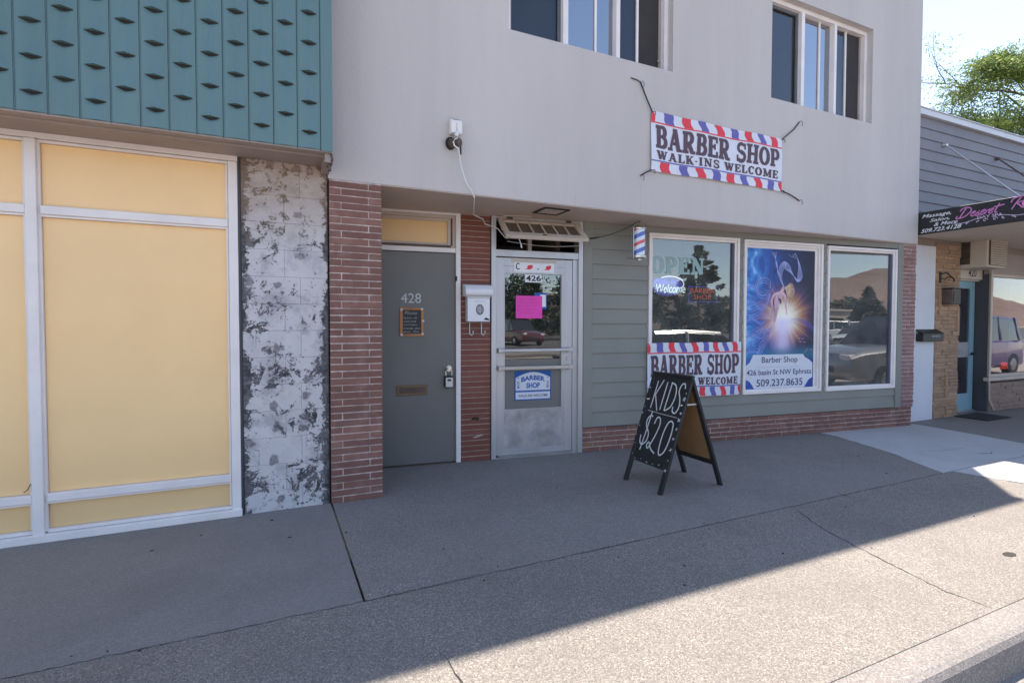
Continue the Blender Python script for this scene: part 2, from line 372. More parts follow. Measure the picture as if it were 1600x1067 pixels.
def bowl(x0, zc, rx, rz):                           # right-hand bowl
    return ('w', arc(x0, zc, rx, rz, 90, -90, 12), [T_+(S_-T_)*math.sin(math.pi*i/12) for i in range(13)])
GL = {
 'B': (.78, [('l', [(.2, .02), (.2, .98)], S_), ('l', [(0, .06), (.42, .06)], T_), ('l', [(0, .94), (.42, .94)], T_), ('l', [(.2, .52), (.42, .52)], T_), bowl(.40, .73, .21, .21), bowl(.42, .285, .25, .225)]),
 'A': (.92, [('l', [(.16, .02), (.44, .98)], T_*1.1), ('l', [(.46, .98), (.72, .02)], S_), ('l', [(.24, .34), (.64, .34)], T_), ser(.15, .06, .34), ser(.75, .06, .38), ('l', [(.30, .94), (.52, .94)], T_)]),
 'R': (.88, [('l', [(.2, .02), (.2, .98)], S_), ser(.2, .06, .42), ('l', [(0, .94), (.42, .94)], T_), ('l', [(.2, .48), (.42, .48)], T_), bowl(.40, .71, .23, .23), ('l', [(.40, .47), (.66, .06)], S_), ('l', [(.60, .06), (.88, .06)], T_)]),
 'E': (.74, [('l', [(.2, .02), (.2, .98)], S_), ('l', [(0, .06), (.68, .06)], T_), ('l', [(0, .94), (.66, .94)], T_), ('l', [(.2, .52), (.52, .52)], T_), ('l', [(.66, .0), (.66, .30)], T_), ('l', [(.64, .70), (.64, 1)], T_), ('l', [(.50, .38), (.50, .66)], T_)]),
 'S': (.72, [('w', arc(.36, .73, .24, .21, 35, 270, 12), [T_]+[T_+.06*math.sin(math.pi*i/12) for i in range(1, 12)]+[S_*.95]), ('w', arc(.36, .28, .26, .225, 90, -150, 12), [S_*.95]+[T_+.07 for i in range(1, 12)]+[T_]), ('l', [(.62, .66), (.62, .98)], T_*.9), ('l', [(.08, .02), (.08, .36)], T_*.9)]),
 'H': (.92, [('l', [(.2, .02), (.2, .98)], S_), ('l', [(.72, .02), (.72, .98)], S_), ('l', [(.2, .5), (.72, .5)], T_), ser(.2, .06, .42), ser(.2, .94, .42), ser(.72, .06, .42), ser(.72, .94, .42)]),
 'O': (.84, [('w', arc(.42, .5, .30, .44, 0, 360, 24), [T_+(S_-T_)*abs(math.cos(2*math.pi*i/24)) for i in range(25)])]),
 'P': (.78, [('l', [(.2, .02), (.2, .98)], S_), ser(.2, .06, .42), ('l', [(0, .94), (.42, .94)], T_), ('l', [(.2, .44), (.42, .44)], T_), bowl(.40, .69, .24, .25)]),
 'W': (1.16, [('l', [(.16, .96), (.40, .04)], S_), ('l', [(.42, .04), (.60, .96)], T_), ('l', [(.58, .96), (.80, .04)], S_), ('l', [(.82, .04), (1.02, .96)], T_), ser(.16, .94, .36), ser(.58, .94, .3), ser(1.02, .94, .3)]),
 'L': (.72, [('l', [(.2, .02), (.2, .98)], S_), ser(.2, .94, .42), ('l', [(0, .06), (.66, .06)], T_), ('l', [(.64, 0), (.64, .34)], T_)]),
 'K': (.90, [('l', [(.2, .02), (.2, .98)], S_), ser(.2, .06, .42), ser(.2, .94, .42), ('l', [(.24, .42), (.70, .94)], T_), ('l', [(.40, .58), (.70, .06)], S_), ser(.74, .06, .34), ser(.70, .94, .3)]),
 'I': (.44, [('l', [(.21, .02), (.21, .98)], S_), ser(.21, .06, .42), ser(.21, .94, .42)]),
 'N': (.94, [('l', [(.18, .02), (.18, .98)], T_), ('l', [(.20, .96), (.72, .04)], S_), ('l', [(.74, .02), (.74, .98)], T_), ser(.18, .06, .34), ser(.14, .94, .3), ser(.74, .94, .34)]),
 'C': (.76, [('w', arc(.42, .5, .29, .44, 45, 315, 20), [T_+(S_-T_)*abs(math.cos(R(45+270*i/20))) for i in range(21)]), ('l', [(.66, .66), (.66, .98)], T_*.9)]),
 'M': (1.12, [('l', [(.18, .02), (.18, .98)], T_), ('l', [(.20, .96), (.52, .1)], S_*.9), ('l', [(.54, .1), (.86, .96)], T_), ('l', [(.90, .02), (.90, .98)], S_), ser(.18, .06, .34), ser(.14, .94, .28), ser(.90, .06, .40), ser(.94, .94, .3)]),
 '-': (.36, [('l', [(.04, .45), (.30, .45)], .15)]), ' ': (.40, [])}
def western(mb, txt, x0, x1, zb, zt, o=0., gap=.06):
    """slab-serif word fitted to x0..x1; zb, zt are functions of x in 0..1 giving the foot and head of the letters"""
    tot = sum(GL[c][0]+gap for c in txt)-gap; k = (x1-x0)/tot; cx = 0
    for c in txt:
        w, prims = GL[c]
        t = cx/tot; b = zb(t+.5*w/tot); h = zt(t+.5*w/tot)-b
        for pr in prims:
            ws = pr[2] if isinstance(pr[2], list) else [pr[2]]*len(pr[1])
            pts = [Vector((x0+(cx+px)*k, b+pz*h)) for px, pz in pr[1]]; n = len(pts)
            L = []; Q = []
            for i in range(n):
                a = Vector(pr[1][max(i-1, 0)]); e = Vector(pr[1][min(i+1, n-1)]); d = (e-a).normalized(); q = Vector((-d.y, d.x))
                L.append(pts[i] + Vector((q.x*k, q.y*h))*ws[i]/2); Q.append(pts[i] - Vector((q.x*k, q.y*h))*ws[i]/2)
            mb.k += 1; oo = o + (mb.k % 20)*.00012
            mb.add([(v.x, oo, v.y) for v in L]+[(v.x, oo, v.y) for v in Q], [(i, i+1, n+i+1, n+i) for i in range(n-1)])
        cx += w+gap
    return mb
# ================================================================== GROUND
def jag(a, b, n, amp, seed):
    rr = random.Random(seed); out = []
    for i in range(n):
        t = i/n; out.append((a[0]+(b[0]-a[0])*t + (rr.uniform(-amp, amp) if 0 < i else 0), a[1]+(b[1]-a[1])*t + (rr.uniform(-amp, amp) if 0 < i else 0)))
    return out
def slab(name, poly, mt, z0=-.12, z1=0):
    mb = MB(); mb.slab(poly, z0, z1); o = mb.build(name, mt, None, bevel=.003); return struct(o)
struct(MB().box(-300, 400, -400, 300, -.40, -.19).build('ground', 'asphalt'))
struct(MB().box(-60, 90, -13.5, 1.10, -.30, -.152).build('road', 'road'))
struct(MB().box(-8, 40, 1.2, 12, -.19, -.022).build('pavement_bed', 'crack'))
slab('pavement', [(-8, 1.3035)] + [(20, 1.3035), (20, 2.262), (6.045, 2.262)] + jag((6.03, 2.27), (5.92, 2.742), 6, .012, 1) + [(5.92, 2.742)] + jag((5.76, 2.752), (.425, 2.677), 60, .002, 2) + [(.425, 2.677), (-8, 2.677)], 'agg')
slab('pavement', [(-8, 2.681), (.412, 2.681)] + [(.414, 4.5), (-8, 4.5)], 'smooth')
slab('pavement', jag((.424, 2.684), (5.765, 2.759), 60, .002, 3) + jag((5.765, 2.764), (6.179, 3.49), 10, .018, 4) + jag((6.179, 3.49), (6.45, 4.25), 10, .018, 5) + [(6.5, 5.4), (.427, 5.4)], 'agg2')
slab('pavement', jag((6.46, 4.25), (6.191, 3.49), 10, .012, 6) + jag((6.191, 3.49), (5.779, 2.764), 10, .012, 7) + [(5.779, 2.764), (8.06, 2.764)] + jag((8.06, 2.764), (8.28, 4.3), 8, .006, 8) + [(8.28, 4.6), (6.5, 4.6)], 'pale')
slab('pavement', jag((5.935, 2.75), (6.05, 2.27), 5, .01, 9) + [(6.06, 2.27), (20, 2.27), (20, 2.75)], 'pale')
slab('pavement', [(8.075, 2.764), (20, 2.764), (20, 6), (8.295, 6), (8.295, 4.3)], 'smooth')
mb = MB()
prof = [(1.300, -.14), (1.300, 0.), (1.19, 0.001), (1.165, -.008), (1.148, -.03), (1.13, -.145), (1.10, -.15), (.62, -.139), (.62, -.25), (1.30, -.25)]
xs = [-8+i*.5 for i in range(90)]
for k in range(9):                                   # kerb lengths of 3 m with dark joints
    x0 = -8+k*3.02+.35; x1 = x0+3.0
    n = len(prof)
    vs = [(x0, y, z) for y, z in prof]+[(x1, y, z) for y, z in prof]
    mb.add(vs, [tuple(range(n)), tuple(range(n, 2*n))[::-1]]+[(i, (i+1) % n, n+(i+1) % n, n+i) for i in range(n)])
struct(mb.build('kerb', 'kerb'))
# cracks
def crack(name, pts, w, z=.0015, seed=0, mt='crack'):
    rr = random.Random(seed); P = []
    for a, b in zip(pts[:-1], pts[1:]):
        n = max(3, int(math.dist(a, b)/.03))
        for i in range(n):
            t = i/n; P.append((a[0]+(b[0]-a[0])*t+rr.uniform(-.007, .007), a[1]+(b[1]-a[1])*t+rr.uniform(-.007, .007)))
    P.append(pts[-1]); L = []; Q = []
    for i, p in enumerate(P):
        a = P[max(i-1, 0)]; b = P[min(i+1, len(P)-1)]; d = Vector((b[0]-a[0], b[1]-a[1])).normalized()
        ww = w*rr.uniform(.4, 1.5)*min(1, .25+min(i, len(P)-1-i)/6)
        L.append((p[0]-d.y*ww/2, p[1]+d.x*ww/2, z)); Q.append((p[0]+d.y*ww/2, p[1]-d.x*ww/2, z))
    n = len(P); mb = MB(); mb.add(L+Q, [(i, i+1, n+i+1, n+i) for i in range(n-1)]); return struct(mb.build(name, mt))
crack('pavement_crack', [(3.60, 2.67), (3.449, 2.373), (3.353, 2.091), (3.277, 1.786), (3.206, 1.499), (3.232, 1.32)], .007, seed=1)
crack('pavement_crack', [(.64, 2.13), (.655, 2.06), (.66, 1.903), (.70, 1.75)], .006, seed=2)
crack('pavement_crack', [(4.275, 2.80), (4.262, 2.667)], .022, seed=3)
crack('pavement_crack', [(1.96, 1.295), (2.02, 1.23), (2.2, 1.17)], .006, z=.002, seed=4)
crack('pavement_crack', [(6.45, 3.35), (6.75, 3.25), (7.2, 3.22)], .005, seed=5)
crack('pavement_crack', [(6.95, 3.02), (7.12, 2.96), (7.2, 2.98)], .018, seed=6)
crack('joint_moss', [(.419, 4.2), (.419, 3.9), (.42, 3.55), (.420, 3.2)], .022, z=-.006, seed=8, mt='moss')
crack('joint_moss', [(-6, 2.683), (-.5, 2.683), (.42, 2.684), (2, 2.705), (5.7, 2.755)], .004, z=.0005, seed=9)
rr = random.Random(5)
mb = MB(); mb.k = 0
for i in range(45):                                  # grit, gum and crumbs
    x, y = rr.uniform(-1.2, 6), rr.uniform(1.4, 4.6)
    if y > 4.1 and x < .9: continue
    r = rr.uniform(.003, .012); n = rr.randint(5, 8); a0 = rr.uniform(0, 6)
    mb.slab([(x+r*rr.uniform(.6, 1.2)*math.cos(a0+2*math.pi*j/n), y+r*rr.uniform(.6, 1.2)*math.sin(a0+2*math.pi*j/n)) for j in range(n)], 0, rr.uniform(.001, .004))
o = mb.build('grit', 'crack'); struct(o, 'stuff')
mb = MB()
for i in range(60):
    x, y = rr.uniform(.3, 6), rr.uniform(2.0, 4.3); r = rr.uniform(.002, .006); n = 6; a0 = rr.uniform(0, 6)
    if rr.random() < .5: x, y = rr.gauss(.66, .10), rr.gauss(2.74, .025)
    mb.slab([(x+r*rr.uniform(.6, 1.2)*math.cos(a0+2*math.pi*j/n), y+r*rr.uniform(.6, 1.2)*math.sin(a0+2*math.pi*j/n)) for j in range(n)], 0, rr.uniform(.001, .004))
o = mb.build('pale_grit', 'pale'); struct(o, 'stuff')
mb = MB(); mb.slab([(4.082+.05*math.cos(t*.52), 1.594+.028*math.sin(t*.52)) for t in range(12)], .001, .002); struct(mb.build('drain_hole', 'crack'))

# ================================================================== helpers for walls
def wall_grid(mb, xs, zs, holes, o0, o1):
    nx, nz = len(xs)-1, len(zs)-1
    solid = lambda i, j: 0 <= i < nx and 0 <= j < nz and (i, j) not in holes
    for i in range(nx):
        for j in range(nz):
            if not solid(i, j): continue
            a, b, c, d = xs[i], xs[i+1], zs[j], zs[j+1]
            for o in (o0, o1): mb.quad((a, o, c), (b, o, c), (b, o, d), (a, o, d))
            if not solid(i-1, j): mb.quad((a, o0, c), (a, o1, c), (a, o1, d), (a, o0, d))
            if not solid(i+1, j): mb.quad((b, o0, c), (b, o1, c), (b, o1, d), (b, o0, d))
            if not solid(i, j-1): mb.quad((a, o0, c), (b, o0, c), (b, o1, c), (a, o1, c))
            if not solid(i, j+1): mb.quad((a, o0, d), (b, o0, d), (b, o1, d), (a, o1, d))
    return mb
def brickwork(mb, x0, x1, z0, z1, o0, o1, ch=.0545, L=.30, joint=.009, splits=None, seed=0, b=.0025, jit=.002):
    rr = random.Random(seed)
    mb.cur = 1; mb.box(x0+.002, x1-.002, o0, o1-.006, z0, z1); mb.cur = 0
    z = z0; k = 0
    while z < z1-.01:
        zt = min(z+ch-joint, z1)
        if splits: cuts = [x0] + [c for c in splits[k % len(splits)]] + [x1]
        else:
            cuts = [x0]; x = x0 + (L/2 if k % 2 else L) * (1 if k % 3 else .8) + rr.uniform(-.01, .01)
            while x < x1-.04: cuts.append(x); x += L+rr.uniform(-.006, .006)
            cuts.append(x1)
        for a, c in zip(cuts[:-1], cuts[1:]):
            a2 = a+(joint/2 if a > x0 else 0); c2 = c-(joint/2 if c < x1 else 0)
            mb.box(a2, c2, o0, o1+rr.uniform(-jit, jit), z+rr.uniform(-.001, .001), zt+rr.uniform(-.001, .001), b=b)
        z += ch; k += 1
    return mb
def picture_frame(mb, x0, x1, z0, z1, w, o0, o1, wb=None):
    wb = wb or w
    mb.box(x0, x0+w, o0, o1, z0, z1); mb.box(x1-w, x1, o0, o1, z0, z1)
    mb.box(x0+w, x1-w, o0, o1-.0015, z0, z0+wb); mb.box(x0+w, x1-w, o0, o1-.0015, z1-w, z1); return mb

# ================================================================== TEAL CLAD STOREFRONT (left)
TB = thing('storefront', 'storefront with teal pocketed metal cladding, yellow filmed windows and a peeling white block wall', 'building', (-1, 4.3, 0))
FC = FY(3.9)
pw = .1485; xr = .395
mb = MB(FC); mb.box(-5.6, .41, -.30, -.03, 2.617, 6.4); mb.build('cladding_core', 'teal', TB)
mb = MB(FC)
nz = 0
for i in range(41):                                       # one sheet panel per column, each slot a scooped pocket
    xb = xr-.062-i*pw; xa = xb-pw
    if i == 0: pass
    ph = 0 if i % 2 == 0 else .101
    zs = []; z = 2.612
    zsl = [3.535-.202*6+ph+.202*k-.202*0 for k in range(-1, 18)]
    zlist = [2.612]
    for zz in zsl:
        if zz > 2.64 and zz < 6.3: zlist += [zz-.030, zz-.002, zz+.0, zz+.045, zz+.10]
    zlist.append(6.4); zlist = sorted(set(round(q, 4) for q in zlist if q >= 2.612))
    cols = [0, .05, .12, .2, .3, .4, .5, .6, .7, .8, .88, .95, 1]
    def prof_o(t, z):
        q = max(0, 1-abs(2*(t-.12)/.76-1)) if .12 < t < .88 else 0
        o = .009*max(0, 1-abs(t-.5)*2)                    # faint central crown
        for zz in zsl:
            if zz <= 2.64: continue
            if zz-.001 < z < zz+.11: o += q*.024*(1-(z-zz)/.11)**1.3
            elif zz-.045 < z <= zz-.001: o -= q*.026*(1-(zz-z)/.045)
        return o
    rows = []
    for z in zlist: rows.append([(xa+.001+(pw-.002)*t, prof_o(t, z), z) for t in cols])
    n = len(cols); base = [p for r_ in rows for p in r_]
    fs = [(r*n+c, r*n+c+1, (r+1)*n+c+1, (r+1)*n+c) for r in range(len(rows)-1) for c in range(n-1)]
    mb.add(base, fs)
    mb.box(xb-.0015, xb+.0010, -.03, .005, 2.606, 6.4)
    mb.box(xb-.0050, xb-.0016, -.03, .0012, 2.606, 6.4, mi=1)    # seam gap
    mb.box(xa+.001, xb-.001, -.03, -.0005, 2.610, 2.614)
mb.box(xr-.062+.002, .41, -.30, .004, 2.606, 6.4)
# slot shadow put in as near-black diamonds set over each pocket
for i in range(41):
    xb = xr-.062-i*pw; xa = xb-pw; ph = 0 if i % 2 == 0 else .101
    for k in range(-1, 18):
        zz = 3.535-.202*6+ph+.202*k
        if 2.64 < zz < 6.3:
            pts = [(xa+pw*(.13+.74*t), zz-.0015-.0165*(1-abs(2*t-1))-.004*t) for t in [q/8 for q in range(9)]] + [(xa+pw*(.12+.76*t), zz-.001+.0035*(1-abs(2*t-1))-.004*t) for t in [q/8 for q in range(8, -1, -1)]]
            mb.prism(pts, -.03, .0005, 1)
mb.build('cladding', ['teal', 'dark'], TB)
mb = MB(I4); mb.box(-5.6, .41, 3.905, 4.42, 2.600, 2.611); mb.box(-5.6, .41, 3.99, 4.0, 2.588, 2.60); mb.box(.36, .415, 3.93, 4.25, 2.54, 2.60)
mb.build('soffit', 'taupe', TB)
mb = MB(I4); mb.tube([(.40, 3.93, 2.60), (.41, 3.92, 2.56), (.40, 3.95, 2.53), (.39, 4.05, 2.54)], .008, 6); mb.box(.385, .405, 3.95, 3.98, 2.49, 2.60); mb.build('soffit_bracket', 'rust', TB)
FL = FY(4.30)
mb = MB(FL)
mb.box(-5.6, -.205, -.06, .03, 2.565, 2.600)
mb.box(-.266, -.206, -.06, .034, .005, 2.562, b=.003)
for mx in (-1.388, -2.55, -3.71, -4.87):
    mb.box(mx, mx+.058, -.06, .036, .005, 2.562, b=.003)
    mb.box(mx+.058, mx+.072, -.05, .012, .06, 2.562)
    a = mx+.072; b_ = (mx+1.161) if mx < -1.5 else -.268
    for z0, z1 in ((2.092, 2.148), (.255, .308)): mb.box(a, b_, -.04, .028, z0, z1, b=.004); mb.box(a, b_, -.04, .016, z0-.014, z0-.001)
    mb.box(a, b_, -.04, .018, .055, .075); mb.box(a, b_, -.04, .014, 2.545, 2.561)
    mb.box(b_-.014, b_-.001, -.04, .012, .08, 2.543)
mb.box(-5.6, -.2, -.06, .05, .0, .052, b=.004)
mb.build('window_frame', 'frame', TB)
for mx in (-1.388, -2.55, -3.71, -4.87):
    a = mx+.074; b_ = (mx+1.159) if mx < -1.5 else -.27
    for z0, z1, mm in ((2.15, 2.543, 'yellow'), (.31, 2.077, 'yellow'), (.077, .24, 'yellow2')):
        q = MB(FL); q.box(a, b_, -.03, -.012, z0, z1); q.build('yellow_pane', mm, TB)
mb = MB(FY(4.30)); mb.box(-.262, -.2, -.02, .0365, 2.0, 2.0008)
mb = MB(FY(4.30)); mb.tube([(-1.43, .02, .33), (-1.41, .03, .345), (-1.39, .038, .385)], .003, 5); mb.build('loose_wire', 'rust', TB)
mb = MB(FY(4.28))
rr = random.Random(11); z = -.05; k = 0
while z < 2.60:
    cuts = [-.185, .10 if k % 2 else -.02, .405] if k % 2 else [-.185, .21, .405]
    for a, b_ in zip(cuts[:-1], cuts[1:]): mb.box(a+.0006, b_-.0006, -.12, rr.uniform(-.0012, .0012), z+.0006, min(z+.2, 2.6)-.0006, b=.0018)
    z += .2; k += 1
mb.build('block_wall', 'peel', TB)
mb = MB(FY(4.28)); mb.box(-.2, .41, -.3, -.006, 0, 2.6); mb.box(-.205, -.193, -.1, .004, 0, 2.6)
mb.build('wall_core', 'darkwall', TB)
mb = MB(I4); mb.box(-5.6, .40, 4.42, 12, 2.62, 6.35); mb.box(-5.6, .40, 5.3, 12, 0, 2.60); mb.build('building_shell', 'taupe', TB)

# ================================================================== GREY BARBER SHOP BUILDING
GB = thing('shop_building', 'two storey grey stucco shop building with brick trim, grey siding and doors 428 and 426', 'building', (4.2, 4.5, 0))
mb = MB(FF)
xs = [.412, 1.931, 3.782, 5.225, 7.077, 8.157]; zs = [2.515, 3.993, 5.19, 5.99]
wall_grid(mb, xs, zs, {(1, 1), (3, 1)}, -.24, 0)
mb.build('upper_wall', 'stucco', GB, weld=True)
mb = MB(I4); mb.box(.412, 8.157, 4.505, 13, 2.60, 5.9); mb.box(.43, .99, 5.3, 13, 0, 2.6); mb.box(8.0, 8.15, 5.0, 13, 0, 2.6); mb.box(.43, 8.15, 9.6, 13, 0, 2.6)
# hollow where the upstairs windows are
mb2 = MB(I4)
for x0, x1 in ((.412, 1.9), (3.82, 5.2), (7.11, 8.157)): mb2.box(x0, x1, 4.505, 5.5, 2.60, 5.9)
mb2.box(.412, 8.157, 5.5, 13, 2.60, 5.9); mb2.box(.412, 8.157, 4.505, 5.5, 2.60, 3.90); mb2.box(.412, 8.157, 4.505, 5.5, 5.3, 5.9)
mb2.box(.43, .98, 5.25, 13, 0, 2.59); mb2.box(8.0, 8.15, 5.0, 13, 0, 2.59); mb2.box(.43, 8.15, 9.6, 13, 0, 2.59)
mb2.build('building_shell', 'interior', GB)
mb = MB(I4); mb.box(.36, 8.2, 4.225, 13.05, 5.99, 6.04); mb.build('roof_coping', 'stucco', GB)
# soffit under the overhang: from the facade back to the skewed wall
def yW(x): return 5.2165+kW*x
mb = MB(I4); mb.slab([(.43, 4.270), (8.12, 4.270), (8.12, yW(8.12)+.12), (.43, yW(.43)+.25)], 2.507, 2.514); mb.build('soffit', 'soffit', GB)
# vent in the soffit
mb = MB(I4)
vx0, vx1, vy0, vy1 = 2.365, 2.640, 4.385, 4.646
for a, b_, c, d in ((vx0, vx1, vy0, vy0+.022), (vx0, vx1, vy1-.022, vy1), (vx0, vx0+.022, vy0+.022, vy1-.022), (vx1-.022, vx1, vy0+.022, vy1-.022)): mb.box(a, b_, c, d, 2.495, 2.5069)
v = mb.build('soffit_vent', 'black', GB)
MB(I4).box(vx0+.022, vx1-.022, vy0+.022, vy1-.022, 2.501, 2.5069).build('vent_panel', 'soffit', v)
# pillars, pier, wainscot
mb = MB(FF); brickwork(mb, .418, .813, .0, 2.512, -.30, .012, splits=[[.505], [.713]], seed=1, jit=.0035); mb.build('brick_pillar', ['brick', 'mortar'], GB)
mb = MB(FW); brickwork(mb, 1.758, 2.064, .0, 2.512, -.10, .002, splits=[[], [], []], seed=2, ch=.0545, jit=.002); mb.build('brick_pier', ['brick_dk', 'mortar2'], GB)
mb = MB(FW); brickwork(mb, 3.106, 8.16, .0, .262, -.12, .004, seed=3, L=.285, jit=.002); mb.build('brick_wainscot', ['brick', 'mortar'], GB)
mb = MB(FW); brickwork(mb, 7.925, 8.19, .2625, 2.512, -.12, .006, seed=4, L=.22, splits=[[8.10], [], [8.02]], jit=.005); mb.build('brick_pillar', ['brick_old', 'mortar'], GB)
MB(FW).box(3.104, 8.0, -.02, .004, .262, .272).build('flashing', 'darkwall', GB)
# small plaster scars on the pier
mb = MB(FW); mb.prism([(1.87, .245), (1.90, .252), (1.93, .262), (1.975, .27), (1.99, .262), (1.95, .25), (1.91, .238)], -.004, .009); mb.build('plaster_scar', 'mortar', GB)
mb = MB(FW); mb.prism([(1.86, .44), (1.90, .452), (1.93, .447), (1.95, .425), (1.92, .418), (1.905, .432), (1.87, .428)], -.004, .006); mb.build('dark_scar', 'dark', GB)
# siding: lapped boards, real wedge sections
mb = MB(FW)
def board(x0, x1, z0, z1):
    mb.add([(x0, .019, z0), (x1, .019, z0), (x1, .003, z1), (x0, .003, z1), (x0, -.01, z0), (x1, -.01, z0), (x1, -.01, z1), (x0, -.01, z1)],
           [(0, 1, 2, 3), (5, 4, 7, 6), (4, 5, 1, 0), (3, 2, 6, 7), (4, 0, 3, 7), (1, 5, 6, 2)])
lap = .1622; z = .275; lines = []
while z < 2.50: lines.append(z); z += lap
for z in lines:
    zt = min(z+lap+.004, 2.506)
    spans = [(3.212, 7.815)]
    for wx0, wx1 in ((3.917, 5.172), (5.241, 6.486), (6.563, 7.802)):
        ns = []
        for a, b_ in spans:
            if z > .40 and zt < 2.44 or (z < .55 and zt > .56) or (z < 2.43 and zt > 2.44):
                if a < wx0 < b_: ns += [(a, wx0-.001), (wx1+.001, b_)]; continue
            ns.append((a, b_))
        spans = ns
    if z < .55 < zt:
        for a, b_ in ((3.912, 5.178), (5.236, 6.49), (6.558, 7.806)): board(a, b_, z, .548)
    if z < 2.43 < zt:
        for a, b_ in ((3.912, 5.178), (5.236, 6.49), (6.558, 7.806)): board(a, b_, 2.436, zt)
    for a, b_ in spans:
        if b_-a > .01: board(a, b_, z, zt)
mb.build('siding', 'siding', GB)
mb = MB(FW); mb.box(3.106, 3.211, -.02, .026, .273, 2.5062, b=.003); mb.box(7.818, 7.922, -.02, .027, .266, 2.5062, b=.003)
mb.box(3.2125, 7.817, -.01, .020, 2.442, 2.5062)
mb.build('corner_board', 'siding', GB)

def upper_window(x0, x1, z0, z1):
    w = MB(FF); d0, d1 = -.13, -.075
    picture_frame(w, x0+.001, x1-.001, z0+.001, z1-.001, .05, d0-.03, d1, wb=.022)
    t1 = x0+.05+(x1-x0-.1)*.31; t2 = x0+.05+(x1-x0-.1)*.655
    w.box(t1, t1+.055, d0-.02, d1+.004, z0+.022, z1-.051); w.box(t2, t2+.045, d0-.02, d1+.004, z0+.022, z1-.051)
    fr = w.build('window', 'frame', GB)
    a0, a1 = x0+.05, t1
    q = MB(FF); picture_frame(q, a0+.001, a1-.001, z0+.024, z1-.053, .03, d0-.02, d0+.012); q.build('sash', 'screen', fr)
    MB(FF).box(a0+.03, a1-.03, d0-.012, d0-.006, z0+.05, z1-.08).build('pane', 'glass_dk', fr)
    MB(FF).box(a0+.03, a1-.03, d0-.05, d0-.045, z0+.03, z1-.06).build('insect_screen', 'screen', fr)
    a0, a1 = t1+.055, t2
    MB(FF).box(a0, a1, d0-.012, d0-.006, z0+.03, z1-.06).build('pane', 'glass_up', fr)
    MB(FF).box(a0+(a1-a0)*.60, a0+(a1-a0)*.60+.022, d0-.005, d0+.01, z0+.023, z1-.052).build('meeting_rail', 'frame', fr)
    a0, a1 = t2+.045, x1-.05; mmx = a0+(a1-a0)*.42
    MB(FF).box(a0, mmx, d0-.012, d0-.006, z0+.03, z1-.06).build('pane', 'glass_dk', fr)
    MB(FF).box(a0, mmx, d0-.05, d0-.045, z0+.03, z1-.06).build('drape', 'lav', fr)
    MB(FF).box(mmx+.006, mmx+.030, d0-.012, d0+.008, z0+.023, z1-.052).build('meeting_rail', 'frame', fr)
    MB(FF).box(mmx+.036, a1-.03, d0-.012, d0-.006, z0+.03, z1-.06).build('insect_screen', 'screen_brown', fr)
    q = MB(FF); q.box(a1-.03, a1-.001, d0-.02, d0+.004, z0+.023, z1-.052); q.box(a1-.05, a1-.02, d0+.004, d0+.018, z0+.13, z0+.15); q.build('sash', 'taupe', fr)
upper_window(1.931, 3.782, 3.993, 5.19); upper_window(5.225, 7.077, 3.993, 5.19)
MB(FF).box(1.94, 7.08, -.9, -.85, 3.95, 5.25).build('curtain', 'lav', GB)

def shop_window(x0, x1, z0, z1, glassy=True):
    w = MB(FW); picture_frame(w, x0, x1, z0, z1, .030, -.06, .034)
    picture_frame(w, x0+.030, x1-.030, z0+.030, z1-.030, .026, -.06, .012)
    fr = w.build('shop_window', 'frame', GB, bevel=.002)
    if glassy:
        MB(FW).box(x0+.05, x1-.05, -.022, -.016, z0+.05, z1-.05).build('pane', 'glass', fr)
        q = MB(FW); q.box(x1-.085, x1-.058, -.05, .004, z0+.058, z1-.058); q.build('side_stop', 'lav', fr)
    else: MB(FW).box(x0+.05, x1-.05, -.022, -.01, z0+.05, z1-.05).build('backing_panel', 'frame', fr)
    return fr
shop_window(3.919, 5.170, .552, 2.434); shop_window(5.243, 6.484, .548, 2.428, False); shop_window(6.566, 7.799, .540, 2.416)

# --- door 428
mb = MB(FW)
mb.box(1.705, 1.752, -.09, .014, .003, 2.5062); mb.box(.975, 1.704, -.09, .008, 2.112, 2.158); mb.box(.975, 1.704, -.09, .012, 2.484, 2.5062)
mb.build('door_frame', 'frame', GB, bevel=.002)
d4 = MB(FW).box(.80, 1.702, -.06, -.018, .012, 2.106).build('door', 'door', GB, bevel=.002)
MB(FW).box(.80, 1.702, -.09, .012, -.01, .009).build('threshold', 'rust', GB)
mb = MB(FW); mb.box(1.12, 1.42, -.0185, -.0065, .700, .800, b=.002); s4 = mb.build('mail_slot', 'brass', d4)
MB(FW).box(1.145, 1.395, -.0065, -.003, .722, .778, b=.001).build('slot_flap', 'rust', s4)
mb = MB(FW); mb.cyl((1.632, -.0185, .955), (1.632, .012, .955), .034, .030, 20); mb.cyl((1.632, .012, .955), (1.632, .030, .955), .020, .016, 16); mb.build('deadbolt', 'steel', d4, smooth=True)
mb = MB(FW); text_mb(mb, '428', 1.165, 1.607, .195, .095, -.0172, bold=-.004); mb.build('door_number', 'chalk', d4)
MB(FW).box(1.704, 1.716, -.02, .019, 1.83, 1.88, b=.002).build('doorbell', 'black', GB)
# transom of 428
w = MB(FW); picture_frame(w, .80, 1.704, 2.159, 2.483, .026, -.08, -.02); picture_frame(w, .83, 1.66, 2.187, 2.455, .030, -.075, -.03, wb=.022); tw = w.build('transom_window', 'soffit', GB)
MB(FW).box(.83, 1.65, -.06, -.052, 2.19, 2.45).build('pane', 'yellow2', tw)
mb = MB(FW); mb.box(.83, 1.66, -.03, -.012, 2.160, 2.186); mb.box(1.661, 1.678, -.09, -.024, 2.186, 2.458); mb.build('weathered_sill', 'rust', tw)

